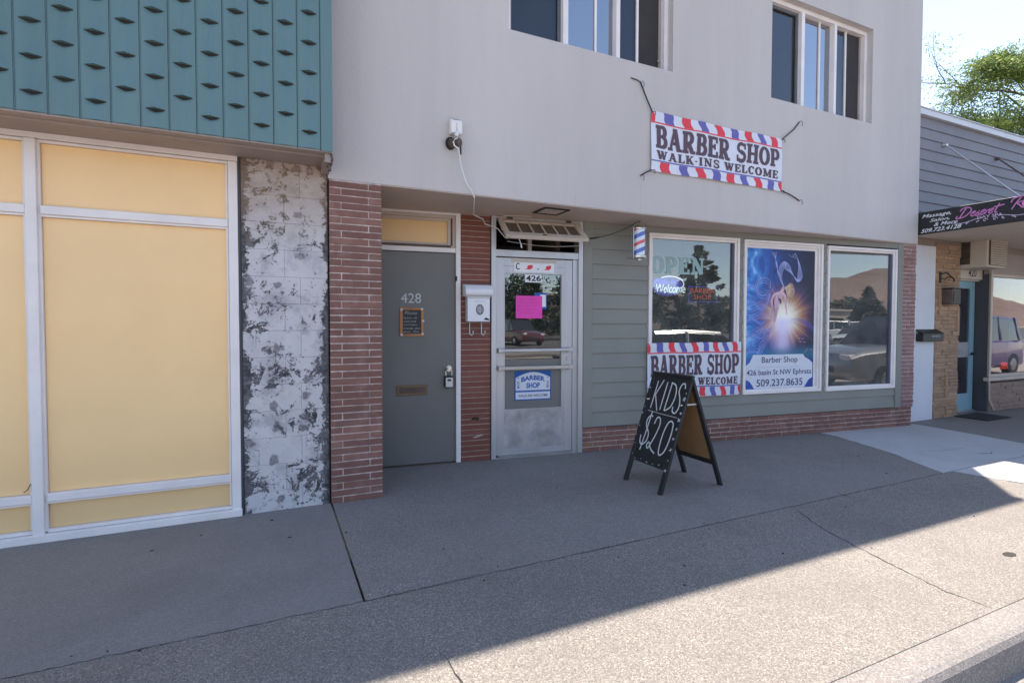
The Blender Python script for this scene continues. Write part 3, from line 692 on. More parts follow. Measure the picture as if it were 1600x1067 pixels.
# --- door 426
mb = MB(FW)
mb.box(2.072, 2.122, -.10, .020, .003, 2.5062); mb.box(3.052, 3.103, -.10, .020, .003, 2.5062)
mb.box(2.123, 3.051, -.10, .014, 2.098, 2.166); mb.box(2.123, 3.051, -.09, .010, 2.480, 2.5062); mb.box(2.123, 3.051, -.10, .004, -.01, .012)
mb.box(2.995, 3.051, -.10, -.012, .013, 2.097)
mb.build('door_frame', 'aluminium', GB, bevel=.002)
mb = MB(FW)
picture_frame(mb, 2.132, 2.990, .030, 2.090, .085, -.06, -.016, wb=.06)
mb.box(2.217, 2.905, -.06, -.0175, 1.930, 2.0049)
dr = mb.build('door', 'aluminium', GB, bevel=.002)
MB(FW).box(2.217, 2.905, -.055, -.022, .0905, .498).build('kick_plate', 'kick', dr)
mb = MB(FW); mb.box(2.215, 2.225, -.05, -.014, .499, 1.9295); mb.box(2.865, 2.904, -.05, -.014, .499, 1.9295); mb.box(2.225, 2.865, -.05, -.015, .496, .508); mb.build('glazing_bead', 'aluminium', dr)
MB(FW).box(2.225, 2.865, -.040, -.034, 1.035, 1.929).build('pane', 'glass_door', dr)
MB(FW).box(2.225, 2.865, -.040, -.034, .508, 1.03).build('lower_pane', 'door', dr)
for zz in (1.128, .942):
    mb = MB(FW); mb.box(2.15, 2.965, .020, .048, zz-.016, zz+.018, b=.006)
    for x in (2.14, 2.925): mb.box(x, x+.045, -.017, .05, zz-.022, zz+.024, b=.005)
    mb.build('push_bar', 'cream' if zz < 1 else 'aluminium', dr)
mb = MB(FW); mb.cyl((2.94, -.017, 1.035), (2.94, -.006, 1.035), .022, .019, 18); mb.cyl((2.94, -.006, 1.035), (2.94, -.002, 1.035), .010, .009, 12); mb.build('lock', 'steel', dr)
MB(FW).box(2.15, 2.99, -.045, .012, .013, .028).build('door_sweep', 'steel', dr)
# transom opening over 426
mb = MB(FW); mb.box(2.505, 2.545, -.14, -.09, 2.168, 2.479); mb.box(2.123, 3.051, -.20, -.11, 2.168, 2.186); tr = mb.build('transom_opening', 'wood', GB)
MB(FW).box(2.125, 2.505, -.13, -.125, 2.187, 2.478).build('pane', 'glass_dk', tr)
MB(FW).box(2.505, 2.545, -.089, -.08, 2.168, 2.479).build('mullion', 'aluminium', tr)
# outward tilted hopper sash with a grille
def hop(u, t, o=0):      # u across, t 0 hinge ... 1 free edge, o thickness along the normal
    a = R(38); L = .335
    return (u, .03 + L*t*math.cos(a) + o*math.sin(a), 2.470 - L*t*math.sin(a) + o*math.cos(a))
def hbox(mb, u0, u1, t0, t1, o0, o1):
    mb.add([hop(u0, t0, o0), hop(u1, t0, o0), hop(u1, t1, o0), hop(u0, t1, o0), hop(u0, t0, o1), hop(u1, t0, o1), hop(u1, t1, o1), hop(u0, t1, o1)],
           [(0, 3, 2, 1), (4, 5, 6, 7), (0, 1, 5, 4), (1, 2, 6, 5), (2, 3, 7, 6), (3, 0, 4, 7)])
mb = MB(FW)
hbox(mb, 2.14, 2.19, 0, 1, -.02, .012); hbox(mb, 2.975, 3.035, 0, 1, -.02, .012); hbox(mb, 2.191, 2.974, 0, .13, -.02, .011); hbox(mb, 2.191, 2.974, .80, 1, -.03, .011)
hs = mb.build('hopper_sash', 'cream', GB, bevel=.002)
for k in range(1, 6):
    mb = MB(FW); hbox(mb, 2.19+k*.131-.006, 2.19+k*.131+.008, .13, .80, -.004, .009); mb.build('grille_bar', 'cream', hs)
mb = MB(FW); hbox(mb, 2.19, 2.975, .10, .85, -.012, -.008); mb.build('pane', mat('dusty_pane', (.13, .095, .075), .35), hs)
mb = MB(FW); hbox(mb, 2.53, 2.58, .88, .93, .0115, .016); mb.build('latch', 'brass', hs)
for x in (2.24, 2.90): MB(FW).box(x, x+.06, .011, .02, 2.475, 2.505).build('hinge', 'rust', hs)
mb = MB(FW); mb.tube([(2.168, .06, 2.36), (2.168, .05, 2.45), (2.172, .05, 2.485), (2.19, .052, 2.503), (2.23, .06, 2.508), (2.48, .10, 2.508)], .0075, 8)
mb.build('conduit', 'cream', GB, smooth=True)
# interior seen through the windows
mb = MB(I4); mb.box(1.0, 8.0, 5.3, 9.6, -.03, .002); fl = mb.build('shop_floor', 'floor_in', GB)
mb = MB(I4); mb.box(1.0, 8.0, 9.2, 9.3, 0, 2.55); mb.box(1.0, 1.08, 5.3, 9.2, 0, 2.55); mb.box(1.08, 7.95, 5.35, 9.2, 2.552, 2.59); mb.box(3.0, 3.06, 5.3, 7.0, .01, 2.55); mb.build('shop_wall', 'interior', GB)

def hair(x, z0, z1, seed, w=.0022):
    rr = random.Random(seed); n = 10; pts = [(x+rr.uniform(-.004, .004), z0+(z1-z0)*i/n) for i in range(n+1)]
    mb.stroke(pts, [w*rr.uniform(.4, 1.2) for _ in pts], .0006)
for q in ((3.382, 2.52, 2.88, 1), (2.62, 2.52, 2.65, 2), (6.262, 2.52, 2.60, 3, .004), (5.5, 2.52, 2.57, 4), (7.3, 2.52, 2.60, 5), (3.21, 2.52, 2.62, 6, .0015)):
    mb = MB(FF); hair(*q); mb.build('hairline_crack', 'taupe', GB)
# ================================================================== NEIGHBOUR: DAY SPA
NB = thing('spa_building', 'low slate blue lap sided day spa with tan ledgestone pier and pale blue door', 'building', (10, 4.5, 0))
FN = FY(4.42)
mb = MB(FN)
z = 2.72; k = 0
while z < 4.36:
    zt = min(z+.150, 4.37)
    for x0, x1 in ((8.36, 11.2), (11.203, 18)):
        mb.add([(x0, .018, z), (x1, .018, z), (x1, .004, zt+.004), (x0, .004, zt+.004), (x0, -.02, z), (x1, -.02, z), (x1, -.02, zt+.004), (x0, -.02, zt+.004)],
               [(0, 1, 2, 3), (5, 4, 7, 6), (4, 5, 1, 0), (3, 2, 6, 7), (4, 0, 3, 7), (1, 5, 6, 2)])
    z += .150
mb.build('siding', 'nb_siding', NB)
mb = MB(FN); mb.box(8.27, 8.357, -.1, .03, 2.6, 4.44); mb.build('corner_trim', 'nb_trim', NB, bevel=.003)
mb = MB(FN); mb.box(8.24, 18, -.1, .06, 4.378, 4.46); mb.box(8.24, 18, -.3, .075, 4.462, 4.475); mb.build('roof_fascia', 'nb_trim', NB, bevel=.003)
mb = MB(I4); mb.box(8.25, 18, 4.44, 12, 2.5, 4.37); mb.box(8.25, 18, 5.9, 12, 0, 2.49); mb.build('building_shell', 'interior', NB)
MB(FN).box(8.168, 8.268, -.3, -.05, 0, 4.36).build('party_wall_gap', 'rust', NB)
MB(FN).box(8.20, 8.925, -.25, .002, -.02, 2.55).build('pilaster', 'pilaster', NB, bevel=.004)
def ledge(mb, x0, x1, z0, z1, o0, o1, seed, vert=True):
    rr = random.Random(seed); mb.cur = 1; mb.box(x0+.002, x1-.002, o0, o1-.012, z0, z1); mb.cur = 0; z = z0
    while z < z1-.01:
        h = rr.choice((.035, .045, .045, .055, .07)); zt = min(z+h, z1); x = x0
        while x < x1-.01:
            w = rr.uniform(.14, .42); xe = x+w
            if x1-xe < .09: xe = x1
            if vert and h > .05 and rr.random() < .3:
                pass
            mb.box(x+.003, xe-.003, o0, o1+rr.uniform(-.010, .010), z+.003, zt-.002, b=.004); x = xe
        z = zt
    return mb
mb = MB(FN); ledge(mb, 8.93, 9.575, 0, 2.60, -.3, .01, 21)
for x, z0, z1 in ((9.00, 1.55, 1.95), (9.50, 1.30, 1.68), (9.22, .30, .66)): mb.box(x, x+.035, 0, .026, z0, z1, b=.004); mb.box(x+.042, x+.07, 0, .022, z0, z1-.02, b=.004)
mb.build('stone_pier', ['stone', 'mortar2'], NB)
mb = MB(FN); ledge(mb, 10.52, 18, 0, .455, -.12, .01, 22); mb.build('stone_base', ['stone2', 'mortar2'], NB)
mb = MB(I4); mb.box(10.47, 10.52, 4.43, 4.62, 0, .455); mb.box(10.44, 10.52, 4.425, 4.62, .457, 2.56); mb.build('door_reveal', 'darkwall', NB)
# header, door
mb = MB(FY(4.56)); mb.box(9.60, 10.62, -.1, .05, 2.125, 2.31, b=.004); mb.box(9.60, 10.45, -.1, .012, 2.10, 2.123); mb.build('door_header', 'cream', NB)
mb = MB(FY(4.56)); text_mb(mb, '420', 10.02, 2.165, .235, .115, .0515, bold=.01); mb.build('address_number', 'blackink', NB)
mb = MB(FY(4.60)); picture_frame(mb, 9.60, 10.43, .02, 2.10, .115, -.045, 0, wb=.27); dn = mb.build('door', 'tealdoor', NB, bevel=.002)
MB(FY(4.60)).box(9.715, 10.315, -.025, -.019, .29, 1.985).build('pane', 'glass_nb', dn)
mb = MB(FY(4.60)); mb.cyl((10.365, 0, .93), (10.365, .035, .93), .022, seg=14); mb.tube([(10.365, .035, .93), (10.33, .042, .93), (10.25, .04, .925)], .010, 8); mb.build('handle', 'black', dn, smooth=True)
MB(FY(4.60)).box(9.60, 10.50, -.06, .015, -.01, .018).build('threshold', 'aluminium', NB)
mb = MB(FN); picture_frame(mb, 10.455, 14.2, .56, 2.215, .045, -.03, .03); mb.box(10.40, 14.2, -.03, .05, .50, .556, b=.004); wf = mb.build('display_window', 'cream', NB, bevel=.002)
MB(FN).box(10.50, 14.16, -.012, -.006, .60, 2.175).build('pane', 'glass_nb', wf)
mb = MB(FN); mb.tube([(10.44, .03, 2.30), (10.44, .03, 1.4), (10.44, .03, .6), (10.45, .03, .47), (10.47, .03, .2), (10.60, .035, .03)], .012, 6); mb.build('downpipe', 'cream', NB)
MB(FN).box(10.42, 18, -.06, .004, 2.217, 2.56).build('upper_panel', 'taupe', NB)
MB(FY(4.9)).box(10.6, 14, -.1, 0, .4, 2.3).build('window_backdrop', 'lav', NB)
MB(FN).box(11.7, 12.4, -.25, -.24, .6, 2.1).build('drape', 'tealdoor', NB)
# fixed canopy with sign band
CX = 8.185
mb = MB(I4); mb.box(CX, 18, 2.32, 4.40, 2.655, 2.665); mb.build('canopy_soffit', 'cream', NB)
mb = MB(I4); mb.box(CX+.012, 18, 2.322, 4.40, 2.667, 2.93); mb.build('canopy', 'black', NB)
# sign face is on the canopy's end (facing -X)
FE = frame((CX, 0, 0), (0, -1, 0), (-1, 0, 0))     # u runs toward the street
mb = MB(FE); mb.box(-4.400, -2.318, -.008, .010, 2.640, 2.945, b=.003); sg = mb.build('sign_band', 'black', NB)
def fe(y): return -y
mb = MB(FE)
text_mb(mb, 'Massage,', fe(4.225), 2.848, .34, .062, .012, bold=.01, shear=.35)
text_mb(mb, 'Salon,', fe(4.13), 2.790, .23, .048, .012, bold=.01, shear=.35)
text_mb(mb, '& More', fe(4.08), 2.733, .27, .048, .012, bold=.01, shear=.35)
text_mb(mb, '509.723.4128', fe(4.235), 2.662, .47, .052, .012, bold=.012, shear=.35)
mb.build('small_lettering', 'white', sg)
mb = MB(FE)
text_mb(mb, 'DAY SPA', fe(3.60), 2.742, .255, .036, .013, bold=.012)
for sgn, c in ((1, 3.47), (-1, 3.47)):
    for k, (d, r) in enumerate(((.05, .026), (.13, .020), (.24, .030))):
        mb.stroke([(-(c-sgn*d)+r*(1-t*.09)*math.cos(t*.62*sgn+k), 2.715-k*.004+r*(1-t*.09)*math.sin(t*.62)) for t in range(11)], .007, .0125)
    mb.stroke([(-(c-sgn*x), 2.735+.016*math.sin(x*16)) for x in [q*.02 for q in range(4, 24)]], .007, .0125)
mb.build('scroll_lettering', 'lilac', sg)
def script(mb, glyphs, x0, z0, w, h, th, o):
    pts = [p for g in glyphs for p in g]; ax = min(p[0] for p in pts); bx = max(p[0] for p in pts)
    for g in glyphs:
        P = [(x0+(p[0]+.28*p[1]-ax)/(bx-ax+.2)*w, z0+p[1]*h) for p in g]
        # smooth (Catmull-Rom)
        Q = []
        for i in range(len(P)-1):
            p0 = P[max(i-1, 0)]; p1 = P[i]; p2 = P[i+1]; p3 = P[min(i+2, len(P)-1)]
            for t in (0, .25, .5, .75):
                Q.append(tuple(.5*((2*p1[k])+(-p0[k]+p2[k])*t+(2*p0[k]-5*p1[k]+4*p2[k]-p3[k])*t*t+(-p0[k]+3*p1[k]-3*p2[k]+p3[k])*t**3) for k in (0, 1)))
        Q.append(P[-1]); mb.stroke(Q, th, o)
    return mb
desert = [[(.30, .95), (.18, .5), (.10, .05)], [(-.10, .25), (-.15, .05), (.05, 0), (.40, .10), (.68, .5), (.62, .85), (.30, 1.02), (.0, .9), (-.05, .7)],
 [(.80, .28), (1.02, .40), (.98, .52), (.84, .42), (.82, .15), (.95, .05), (1.12, .18)], [(1.12, .18), (1.30, .50), (1.26, .30), (1.36, .12), (1.24, .04), (1.14, .08)],
 [(1.42, .25), (1.64, .38), (1.60, .52), (1.46, .42), (1.44, .15), (1.56, .05), (1.72, .2)], [(1.74, .05), (1.78, .48), (1.80, .36), (1.94, .5)], [(1.96, .25), (2.16, .38), (2.12, .52), (1.98, .42), (1.96, .15), (2.08, .05), (2.2, .2)],
 [(2.42, .9), (2.34, .4), (2.36, .08), (2.5, .1)], [(2.14, .62), (2.75, .72)]]
rose = [[(0.25, .95), (.14, .5), (.08, 0)], [(-.12, .6), (-.1, .9), (.2, 1.05), (.55, .95), (.55, .65), (.2, .5), (.35, .3), (.6, .02), (.85, .08)],
 [(1.0, .5), (.86, .3), (.95, .05), (1.12, .1), (1.15, .35), (1.0, .5)], [(1.22, .1), (1.42, .52), (1.36, .3), (1.46, .12), (1.34, .04), (1.24, .08)], [(1.52, .25), (1.72, .38), (1.68, .52), (1.54, .42), (1.52, .15), (1.64, .05), (1.86, .2)]]
mb = MB(FE); script(mb, desert, fe(3.83), 2.785, .50, .125, .014, .0145); script(mb, rose, fe(3.30), 2.80, .44, .135, .014, .0145); mb.build('script_lettering', 'pinkink', sg)
mb = MB(FE)
for k in range(9): mb.prism([(fe(3.13)+.020*math.cos(k*.7)*(k > 0)+.018*math.cos(t*.785), 2.845+.020*math.sin(k*.7)*(k > 0)+.016*math.sin(t*.785)) for t in range(8)], .0115, .0155+k*.0002)
mb.build('rose_emblem', 'rose', sg)
for k, xr_ in enumerate((9.03, 10.51, 12.0)):
    mb = MB(I4); mb.cyl((xr_, 4.42, 4.04), (xr_, 4.36, 4.03), .035, .02, 12); mb.tube([(xr_, 4.38, 4.035), (xr_, 3.88, 3.49), (xr_, 3.37, 2.935)], .011, 8); mb.build('canopy_rod', 'steel' if k == 0 else 'rust', NB)
# air conditioner through the wall
AC = thing('air_conditioner', 'beige box air conditioner over the door marked 420', 'air conditioner', (9.95, 4.3, 2.3))
mb = MB(I4); mb.box(9.66, 10.20, 4.12, 4.60, 2.262, 2.69, b=.008); mb.build('casing', 'cream', AC)
mb = MB(I4); mb.box(9.70, 10.17, 4.10, 4.119, 2.29, 2.66); g = mb.build('front_panel', 'rust', AC)
mb = MB(I4)
for i in range(14): mb.box(9.71+i*.034, 9.719+i*.034, 4.093, 4.0995, 2.295, 2.655)
for i in range(11): mb.box(9.705, 10.165, 4.0935, 4.0985, 2.30+i*.034, 2.308+i*.034)
mb.build('grille', 'cream', AC)
mb = MB(I4)
mb.box(9.652, 9.6595, 4.33, 4.55, 2.32, 2.66)
for i in range(14): mb.box(9.646, 9.6515, 4.335, 4.545, 2.325+i*.024, 2.333+i*.024)
mb.build('side_louvre', 'rust', AC)
# wall mailbox (black), lantern, bracket, door mat
mbx = thing('mailbox', 'black metal mailbox on the white pilaster beside the spa', 'mailbox', (8.8, 4.3, 1.17))
mb = MB(FY(4.32)); mb.box(8.46, 8.98, -.098, .0, 1.16, 1.27, b=.006); mb.build('body', 'black', mbx)
mb = MB(FY(4.32)); mb.add([(8.455, .006, 1.272), (8.985, .006, 1.272), (8.985, -.098, 1.335), (8.455, -.098, 1.335), (8.455, .006, 1.262), (8.985, .006, 1.262), (8.985, -.098, 1.325), (8.455, -.098, 1.325)], [(0, 1, 2, 3), (4, 7, 6, 5), (0, 4, 5, 1), (1, 5, 6, 2), (2, 6, 7, 3), (3, 7, 4, 0)]); mb.build('lid', 'black', mbx)
mb = MB(FY(4.32)); text_mb(mb, '509.420.33', 8.68, 1.222, .20, .028, .0015); mb.build('lettering', 'chalk', mbx)
lt = thing('wall_lantern', 'rusty square lantern fixed to the tan stone pier', 'lantern', (9.3, 4.3, 1.7))
mb = MB(FY(4.30)); mb.box(9.06, 9.28, -.11, .04, 1.70, 1.93, b=.008); mb.build('housing', 'rust', lt)
mb = MB(FY(4.30)); mb.box(9.045, 9.295, -.11, .05, 1.931, 1.945); mb.box(9.08, 9.26, .0405, .046, 1.73, 1.90); mb.build('cap', 'black', lt)
br = MB(FY(4.40)); br.tube([(9.02, .0, 2.02), (9.02, .0, 2.18)], .013, 8); br.tube([(9.02, .01, 2.15), (9.08, .04, 2.17), (9.14, .06, 2.13), (9.19, .08, 2.09), (9.21, .09, 2.05), (9.17, .09, 2.04)], .010, 8); br.tube([(9.02, .01, 2.09), (9.07, .03, 2.07), (9.12, .05, 2.11), (9.17, .07, 2.10)], .008, 8)
o = br.build('hanging_bracket', 'black', None, smooth=True); tag(o, 'small black scrolled iron bracket on the stone pier above the lantern', 'bracket')
mat_ = MB(I4); mat_.slab([(9.45, 3.97), (10.14, 3.97), (10.20, 4.44), (9.47, 4.40)], .001, .014); o = mat_.build('door_mat', 'rubber', None, bevel=.004); tag(o, 'black rubber mat on the pavement at the pale blue door', 'doormat')
mb = MB(FY(4.52)); text_mb(mb, 'OPEN', 11.12, .66, .22, .11, 0, bold=-.01); o = mb.build('open_sign', emit('neon_red', (1, .10, .03), 1.6), None); tag(o, 'small glowing red OPEN sign low in the spa window', 'neon sign')
on = MB(FY(4.60)); on.box(9.72, 10.31, -.017, -.013, .88, 1.12); o = on.build('notice', mat('frosted_notice', (.34, .34, .36)), None); tag(o, 'grey OPEN notice panel across the glass of the spa door', 'notice')
mb = MB(FY(4.60)); text_mb(mb, 'OPEN', 9.80, .92, .34, .09, -.0115, bold=-.008); b_ = mb.build('lettering', 'nb_siding', o)
MB(I4).box(11.15, 11.45, 4.55, 4.75, 1.55, 1.78)
# ================================================================== BANNERS
def banner(name, label, fr, x0, x1, z0, z1, o, tall, wav, seed, zbf, ztf, wb, wt, loc, sag=0):
    t = thing(name, label, 'banner', loc); W_, H_ = x1-x0, z1-z0
    def disp(p):
        u, v = (p.x-x0)/W_, (p.z-z0)/H_
        return Vector((p.x, p.y + wav*(math.sin(u*13+v*2.5+seed)+.6*math.sin(u*29-v*5+seed*2)+.8*math.sin(v*7+u*4)) , p.z + sag*math.sin(math.pi*u)*(v-.5)*-1 + .003*math.sin(u*17+seed)))
    mb = MB(fr); mb.disp = disp; nx, nz = 72, 20
    vs = [(x0+W_*i/nx, o+s_, z0+H_*j/nz) for s_ in (0, -.0015) for j in range(nz+1) for i in range(nx+1)]
    q = (nx+1)*(nz+1)
    fs = [(j*(nx+1)+i+k*q, j*(nx+1)+i+1+k*q, (j+1)*(nx+1)+i+1+k*q, (j+1)*(nx+1)+i+k*q) for k in (0, 1) for j in range(nz) for i in range(nx)]
    mb.add(vs, fs); mb.build('sheet', 'cloth', t, smooth=True)
    def stripe(a, b, va, vb, sk): 
        n = 8; P = []
        for j in range(n+1):
            s_ = j/n; bend = sk*(s_-.5) + .006*math.sin(s_*5+a*40)
            P.append(((x0+W_*max(0, min(1, a+bend)), x0+W_*max(0, min(1, b+bend))), z0+H_*(va+(vb-va)*s_)))
        m_ = 3; vs = []; 
        for (xa, xb), z in P: vs += [(xa+(xb-xa)*k/m_, o+.0012, z) for k in range(m_+1)]
        return vs, [(j*(m_+1)+k, j*(m_+1)+k+1, (j+1)*(m_+1)+k+1, (j+1)*(m_+1)+k) for j in range(n) for k in range(m_)]
    top = [('r', -.03, .022), ('b', .088, .152), ('r', .215, .277), ('b', .335, .392), ('r', .460, .518), ('b', .578, .635), ('r', .69, .745), ('b', .80, .852), ('r', .905, .958)]
    bot = [('r', .062, .127), ('b', .198, .258), ('r', .320, .378), ('b', .435, .495), ('r', .545, .605), ('b', .66, .715), ('r', .775, .828), ('b', .88, .933), ('r', .978, 1.02)]
    for col, mt in (('r', 'red'), ('b', 'blue')):
        mb = MB(fr); mb.disp = disp
        for c, a, b in top:
            if c == col: mb.add(*stripe(a, b, .83, 1, -.022))
        for c, a, b in bot:
            if c == col: mb.add(*stripe(a, b, 0, .165, -.012))
        va = .805 if col == 'r' else .168
        mb.add(*((lambda n: ([(x0+W_*i/n, o+.0016, z0+H_*va) for i in range(n+1)]+[(x0+W_*i/n, o+.0016, z0+H_*(va+.022)) for i in range(n+1)], [(i, i+1, n+2+i, n+1+i) for i in range(n)]))(48)))
        mb.build('red_stripes' if col == 'r' else 'blue_stripes', mt, t)
    mb = MB(fr); mb.disp = disp
    western(mb, 'BARBER SHOP', x0+W_*.03, x0+W_*.975, lambda t_: z0+H_*zbf(t_), lambda t_: z0+H_*ztf(t_), o+.0014, gap=.05)
    western(mb, 'WALK-INS WELCOME', x0+W_*.035, x0+W_*.965, lambda t_: z0+H_*wb(t_), lambda t_: z0+H_*wt(t_), o+.0014, gap=.11)
    mb.build('lettering', 'ink', t); return t
b1 = banner('banner', 'BARBER SHOP walk-ins banner tied by four cords under the upstairs windows', FF, 3.497, 5.397, 2.943, 3.548, .018, 0, .0035, 1.3,
    lambda t: .40+.05*t-.02*math.sin(math.pi*t), lambda t: .775, lambda t: .205+.02*t, lambda t: .355+.02*t, (4.4, 4.24, 2.9), sag=.02)
for pts in ([(3.505, .02, 3.535), (3.43, .02, 3.66), (3.365, .012, 3.80)], [(5.39, .02, 3.535), (5.52, .02, 3.63), (5.60, .015, 3.69), (5.70, .006, 3.79)], [(3.505, .02, 2.955), (3.44, .02, 2.925), (3.375, .01, 2.885)], [(5.39, .02, 2.95), (5.52, .02, 2.925), (5.62, .015, 2.90), (5.72, .006, 2.87)]):
    mb = MB(FF); mb.tube(pts, .0065, 7)
    a = Vector(pts[0]); e = Vector(pts[-1]); mb.tube([e, e+Vector((.01, .02, .01)), e+Vector((.03, .02, -.02)), e+Vector((.02, .02, -.05))], .003, 5)
    mb.tube([a, a+Vector((.03, .015, .0)), a+Vector((.03, .015, -.035))], .004, 5)
    mb.build('tie_cord', 'rubber', b1)
mb = MB(FF); mb.tube([(3.365, .012, 3.80), (3.33, .012, 3.815), (3.25, .008, 3.825)], .005, 6); mb.build('loose_cord', 'rubber', b1)
b2 = banner('banner', 'BARBER SHOP walk-ins banner hung on the siding below the OPEN window', FW, 3.900, 5.195, .560, 1.190, .045, 0, .003, 4.1,
    lambda t: .39+.02*t, lambda t: .77, lambda t: .205, lambda t: .345, (4.5, 4.65, .56))
# ================================================================== POSTER
PF = (5.283, 6.372, .580, 2.334); pu = lambda a: PF[0]+a*(PF[1]-PF[0]); pz = lambda b: PF[3]-b*(PF[3]-PF[2])   # a right, b down
def poster_mat():
    m, nt, b = newmat('poster_print'); tc = N(nt, 'ShaderNodeTexCoord'); uv = tc.outputs['UV']
    sx = N(nt, 'ShaderNodeSeparateXYZ'); nt.links.new(uv, sx.inputs[0]); u, v = sx.outputs[0], sx.outputs[1]   # v up
    mp = N(nt, 'ShaderNodeMapping'); mp.inputs['Scale'].default_value = (1, 1.7, 1); nt.links.new(uv, mp.inputs[0]); P = mp.outputs[0]
    n = noise(nt, 3.2, 6, .6, P, 2.4); left = ramp(nt, [(.0, .95), (.55, .35), (1, .08)], u)
    f = math_(nt, 'MULTIPLY', n, left); f = math_(nt, 'MULTIPLY', f, 1.9)
    col = ramp(nt, [(.12, (.012, .014, .04)), (.35, (.015, .03, .14)), (.6, (.02, .10, .42)), (.85, (.06, .25, .65)), (1, (.25, .5, .85))], f)
    dx = math_(nt, 'SUBTRACT', u, .56); dy = math_(nt, 'MULTIPLY', math_(nt, 'SUBTRACT', v, .515), 1.7)
    ang = math_(nt, 'ARCTAN2', dy, dx); r = math_(nt, 'SQRT', math_(nt, 'ADD', math_(nt, 'MULTIPLY', dx, dx), math_(nt, 'MULTIPLY', dy, dy)))
    cmb = N(nt, 'ShaderNodeCombineXYZ'); nt.links.new(ang, cmb.inputs[0]); rays = noise(nt, 4.2, 5, .7, cmb.outputs[0])
    rr_ = math_(nt, 'DIVIDE', r, math_(nt, 'MULTIPLY_ADD', rays, 1.3, .35))
    g = ramp(nt, [(0, 1), (.10, .95), (.22, .6), (.40, .22), (.58, 0)], rr_)
    gc = ramp(nt, [(0, (1, .96, .9)), (.16, (1, .86, .66)), (.26, (.85, .38, .16)), (.38, (.28, .12, .22)), (.5, (.03, .06, .05))], rr_)
    col = mix(nt, g, col, gc)
    # column of light downward
    cx = math_(nt, 'ABSOLUTE', math_(nt, 'SUBTRACT', u, .54)); beam = math_(nt, 'MULTIPLY', ramp(nt, [(0, 1), (.05, .85), (.12, .35), (.20, 0)], cx), ramp(nt, [(.25, .2), (.31, 1), (.49, 1), (.53, 0)], v))
    beam = math_(nt, 'MULTIPLY', beam, .75); col = mix(nt, beam, col, (.70, .62, .95))
    # planet limb
    ex = math_(nt, 'SUBTRACT', u, .72); ey = math_(nt, 'MULTIPLY', math_(nt, 'SUBTRACT', v, .265), 1.7); er = math_(nt, 'SQRT', math_(nt, 'ADD', math_(nt, 'MULTIPLY', ex, ex), math_(nt, 'MULTIPLY', ey, ey)))
    pl = ramp(nt, [(.0, .0), (.34, .05), (.42, .6), (.43, 0)], er); pl = math_(nt, 'MULTIPLY', pl, ramp(nt, [(.60, 0), (.80, 1)], u)); col = mix(nt, pl, col, ramp(nt, [(0, (.12, .06, .30)), (1, (.04, .11, .50))], n))
    hz = ramp(nt, [(.20, 0), (.245, .55), (.275, .45), (.33, 0)], v); col = mix(nt, hz, col, (.04, .24, .40)); col = mix(nt, ramp(nt, [(.19, .8), (.25, 0)], v), col, (.02, .07, .36))
    nt.links.new(col, b.inputs['Base Color']); b.inputs['Roughness'].default_value = .32; b.inputs['Specular IOR Level'].default_value = .4; return m
PT = thing('poster', 'tall blue barber shop poster with a light burst filling the middle shop window', 'poster', (5.8, 4.5, .6))
mb = MB(FW); mb.quad((PF[0], .004, PF[2]), (PF[1], .004, PF[2]), (PF[1], .004, PF[3]), (PF[0], .004, PF[3])); mb.box(PF[0], PF[1], -.006, .0025, PF[2], PF[3])
po = mb.build('print', poster_mat(), PT)
uvl = po.data.uv_layers.new(name='UVMap'); inv = FW.inverted()
for lp in po.data.loops:
    q = inv @ (po.data.vertices[lp.vertex_index].co + Vector(PT.location)); uvl.data[lp.index].uv = ((q.x-PF[0])/(PF[1]-PF[0]), (q.z-PF[2])/(PF[3]-PF[2]))
def pstroke(mb, pts, w, o=.0052):
    P = [(pu(a), pz(b)) for a, b in pts]; Q = []; ws = []
    n = len(P)
    for i in range(n-1):
        p0 = P[max(i-1, 0)]; p1 = P[i]; p2 = P[i+1]; p3 = P[min(i+2, n-1)]
        for t in (0, .2, .4, .6, .8):
            Q.append(tuple(.5*((2*p1[k])+(-p0[k]+p2[k])*t+(2*p0[k]-5*p1[k]+4*p2[k]-p3[k])*t*t+(-p0[k]+3*p1[k]-3*p2[k]+p3[k])*t**3) for k in (0, 1)))
            ww = w if isinstance(w, (list, tuple)) else [w]*n; ws.append(ww[i]*(1-t)+ww[i+1]*t)
    Q.append(P[-1]); ws.append(ws[-1]); mb.stroke(Q, ws, o, lift=.00008)
M['swirl'] = flat('swirl_ink', (.16, .24, .62)); M['swirl2'] = flat('pale_swirl_ink', (.36, .40, .72)); M['skin'] = mat('print_skin', (.62, .40, .48), .4, var=.35, vs=9); M['skin2'] = flat('print_shadow', (.10, .05, .13)); M['hairp'] = mat('print_hair', (.62, .42, .30), .4, var=.5, vs=18)
mb = MB(FW)
for k in range(7):
    d = k*.012
    pstroke(mb, [(.36+d, .02), (.44-d*.3, .10), (.45+d*.4, .17), (.52, .245-d)], .0035)
    pstroke(mb, [(.56, .28), (.47+d*.5, .20), (.47+d, .13), (.54+d*.3, .085+d*.4), (.62-d, .11+d*.3), (.66-d*.4, .16), (.74, .225-d*.2), (.81-d, .19), (.78-d*.4, .11), (.73, .05)], [.002, .003, .006, .008, .007, .005, .007, .007, .004, .002])
for k in range(10):
    a0 = k*.35; pstroke(mb, [(.26+.13*math.cos(a0+t*.6)*(1-t*.05), .27+.065*math.sin(a0+t*.6)*(1-t*.05)-.02*math.sin(k)) for t in range(8)], .0028)
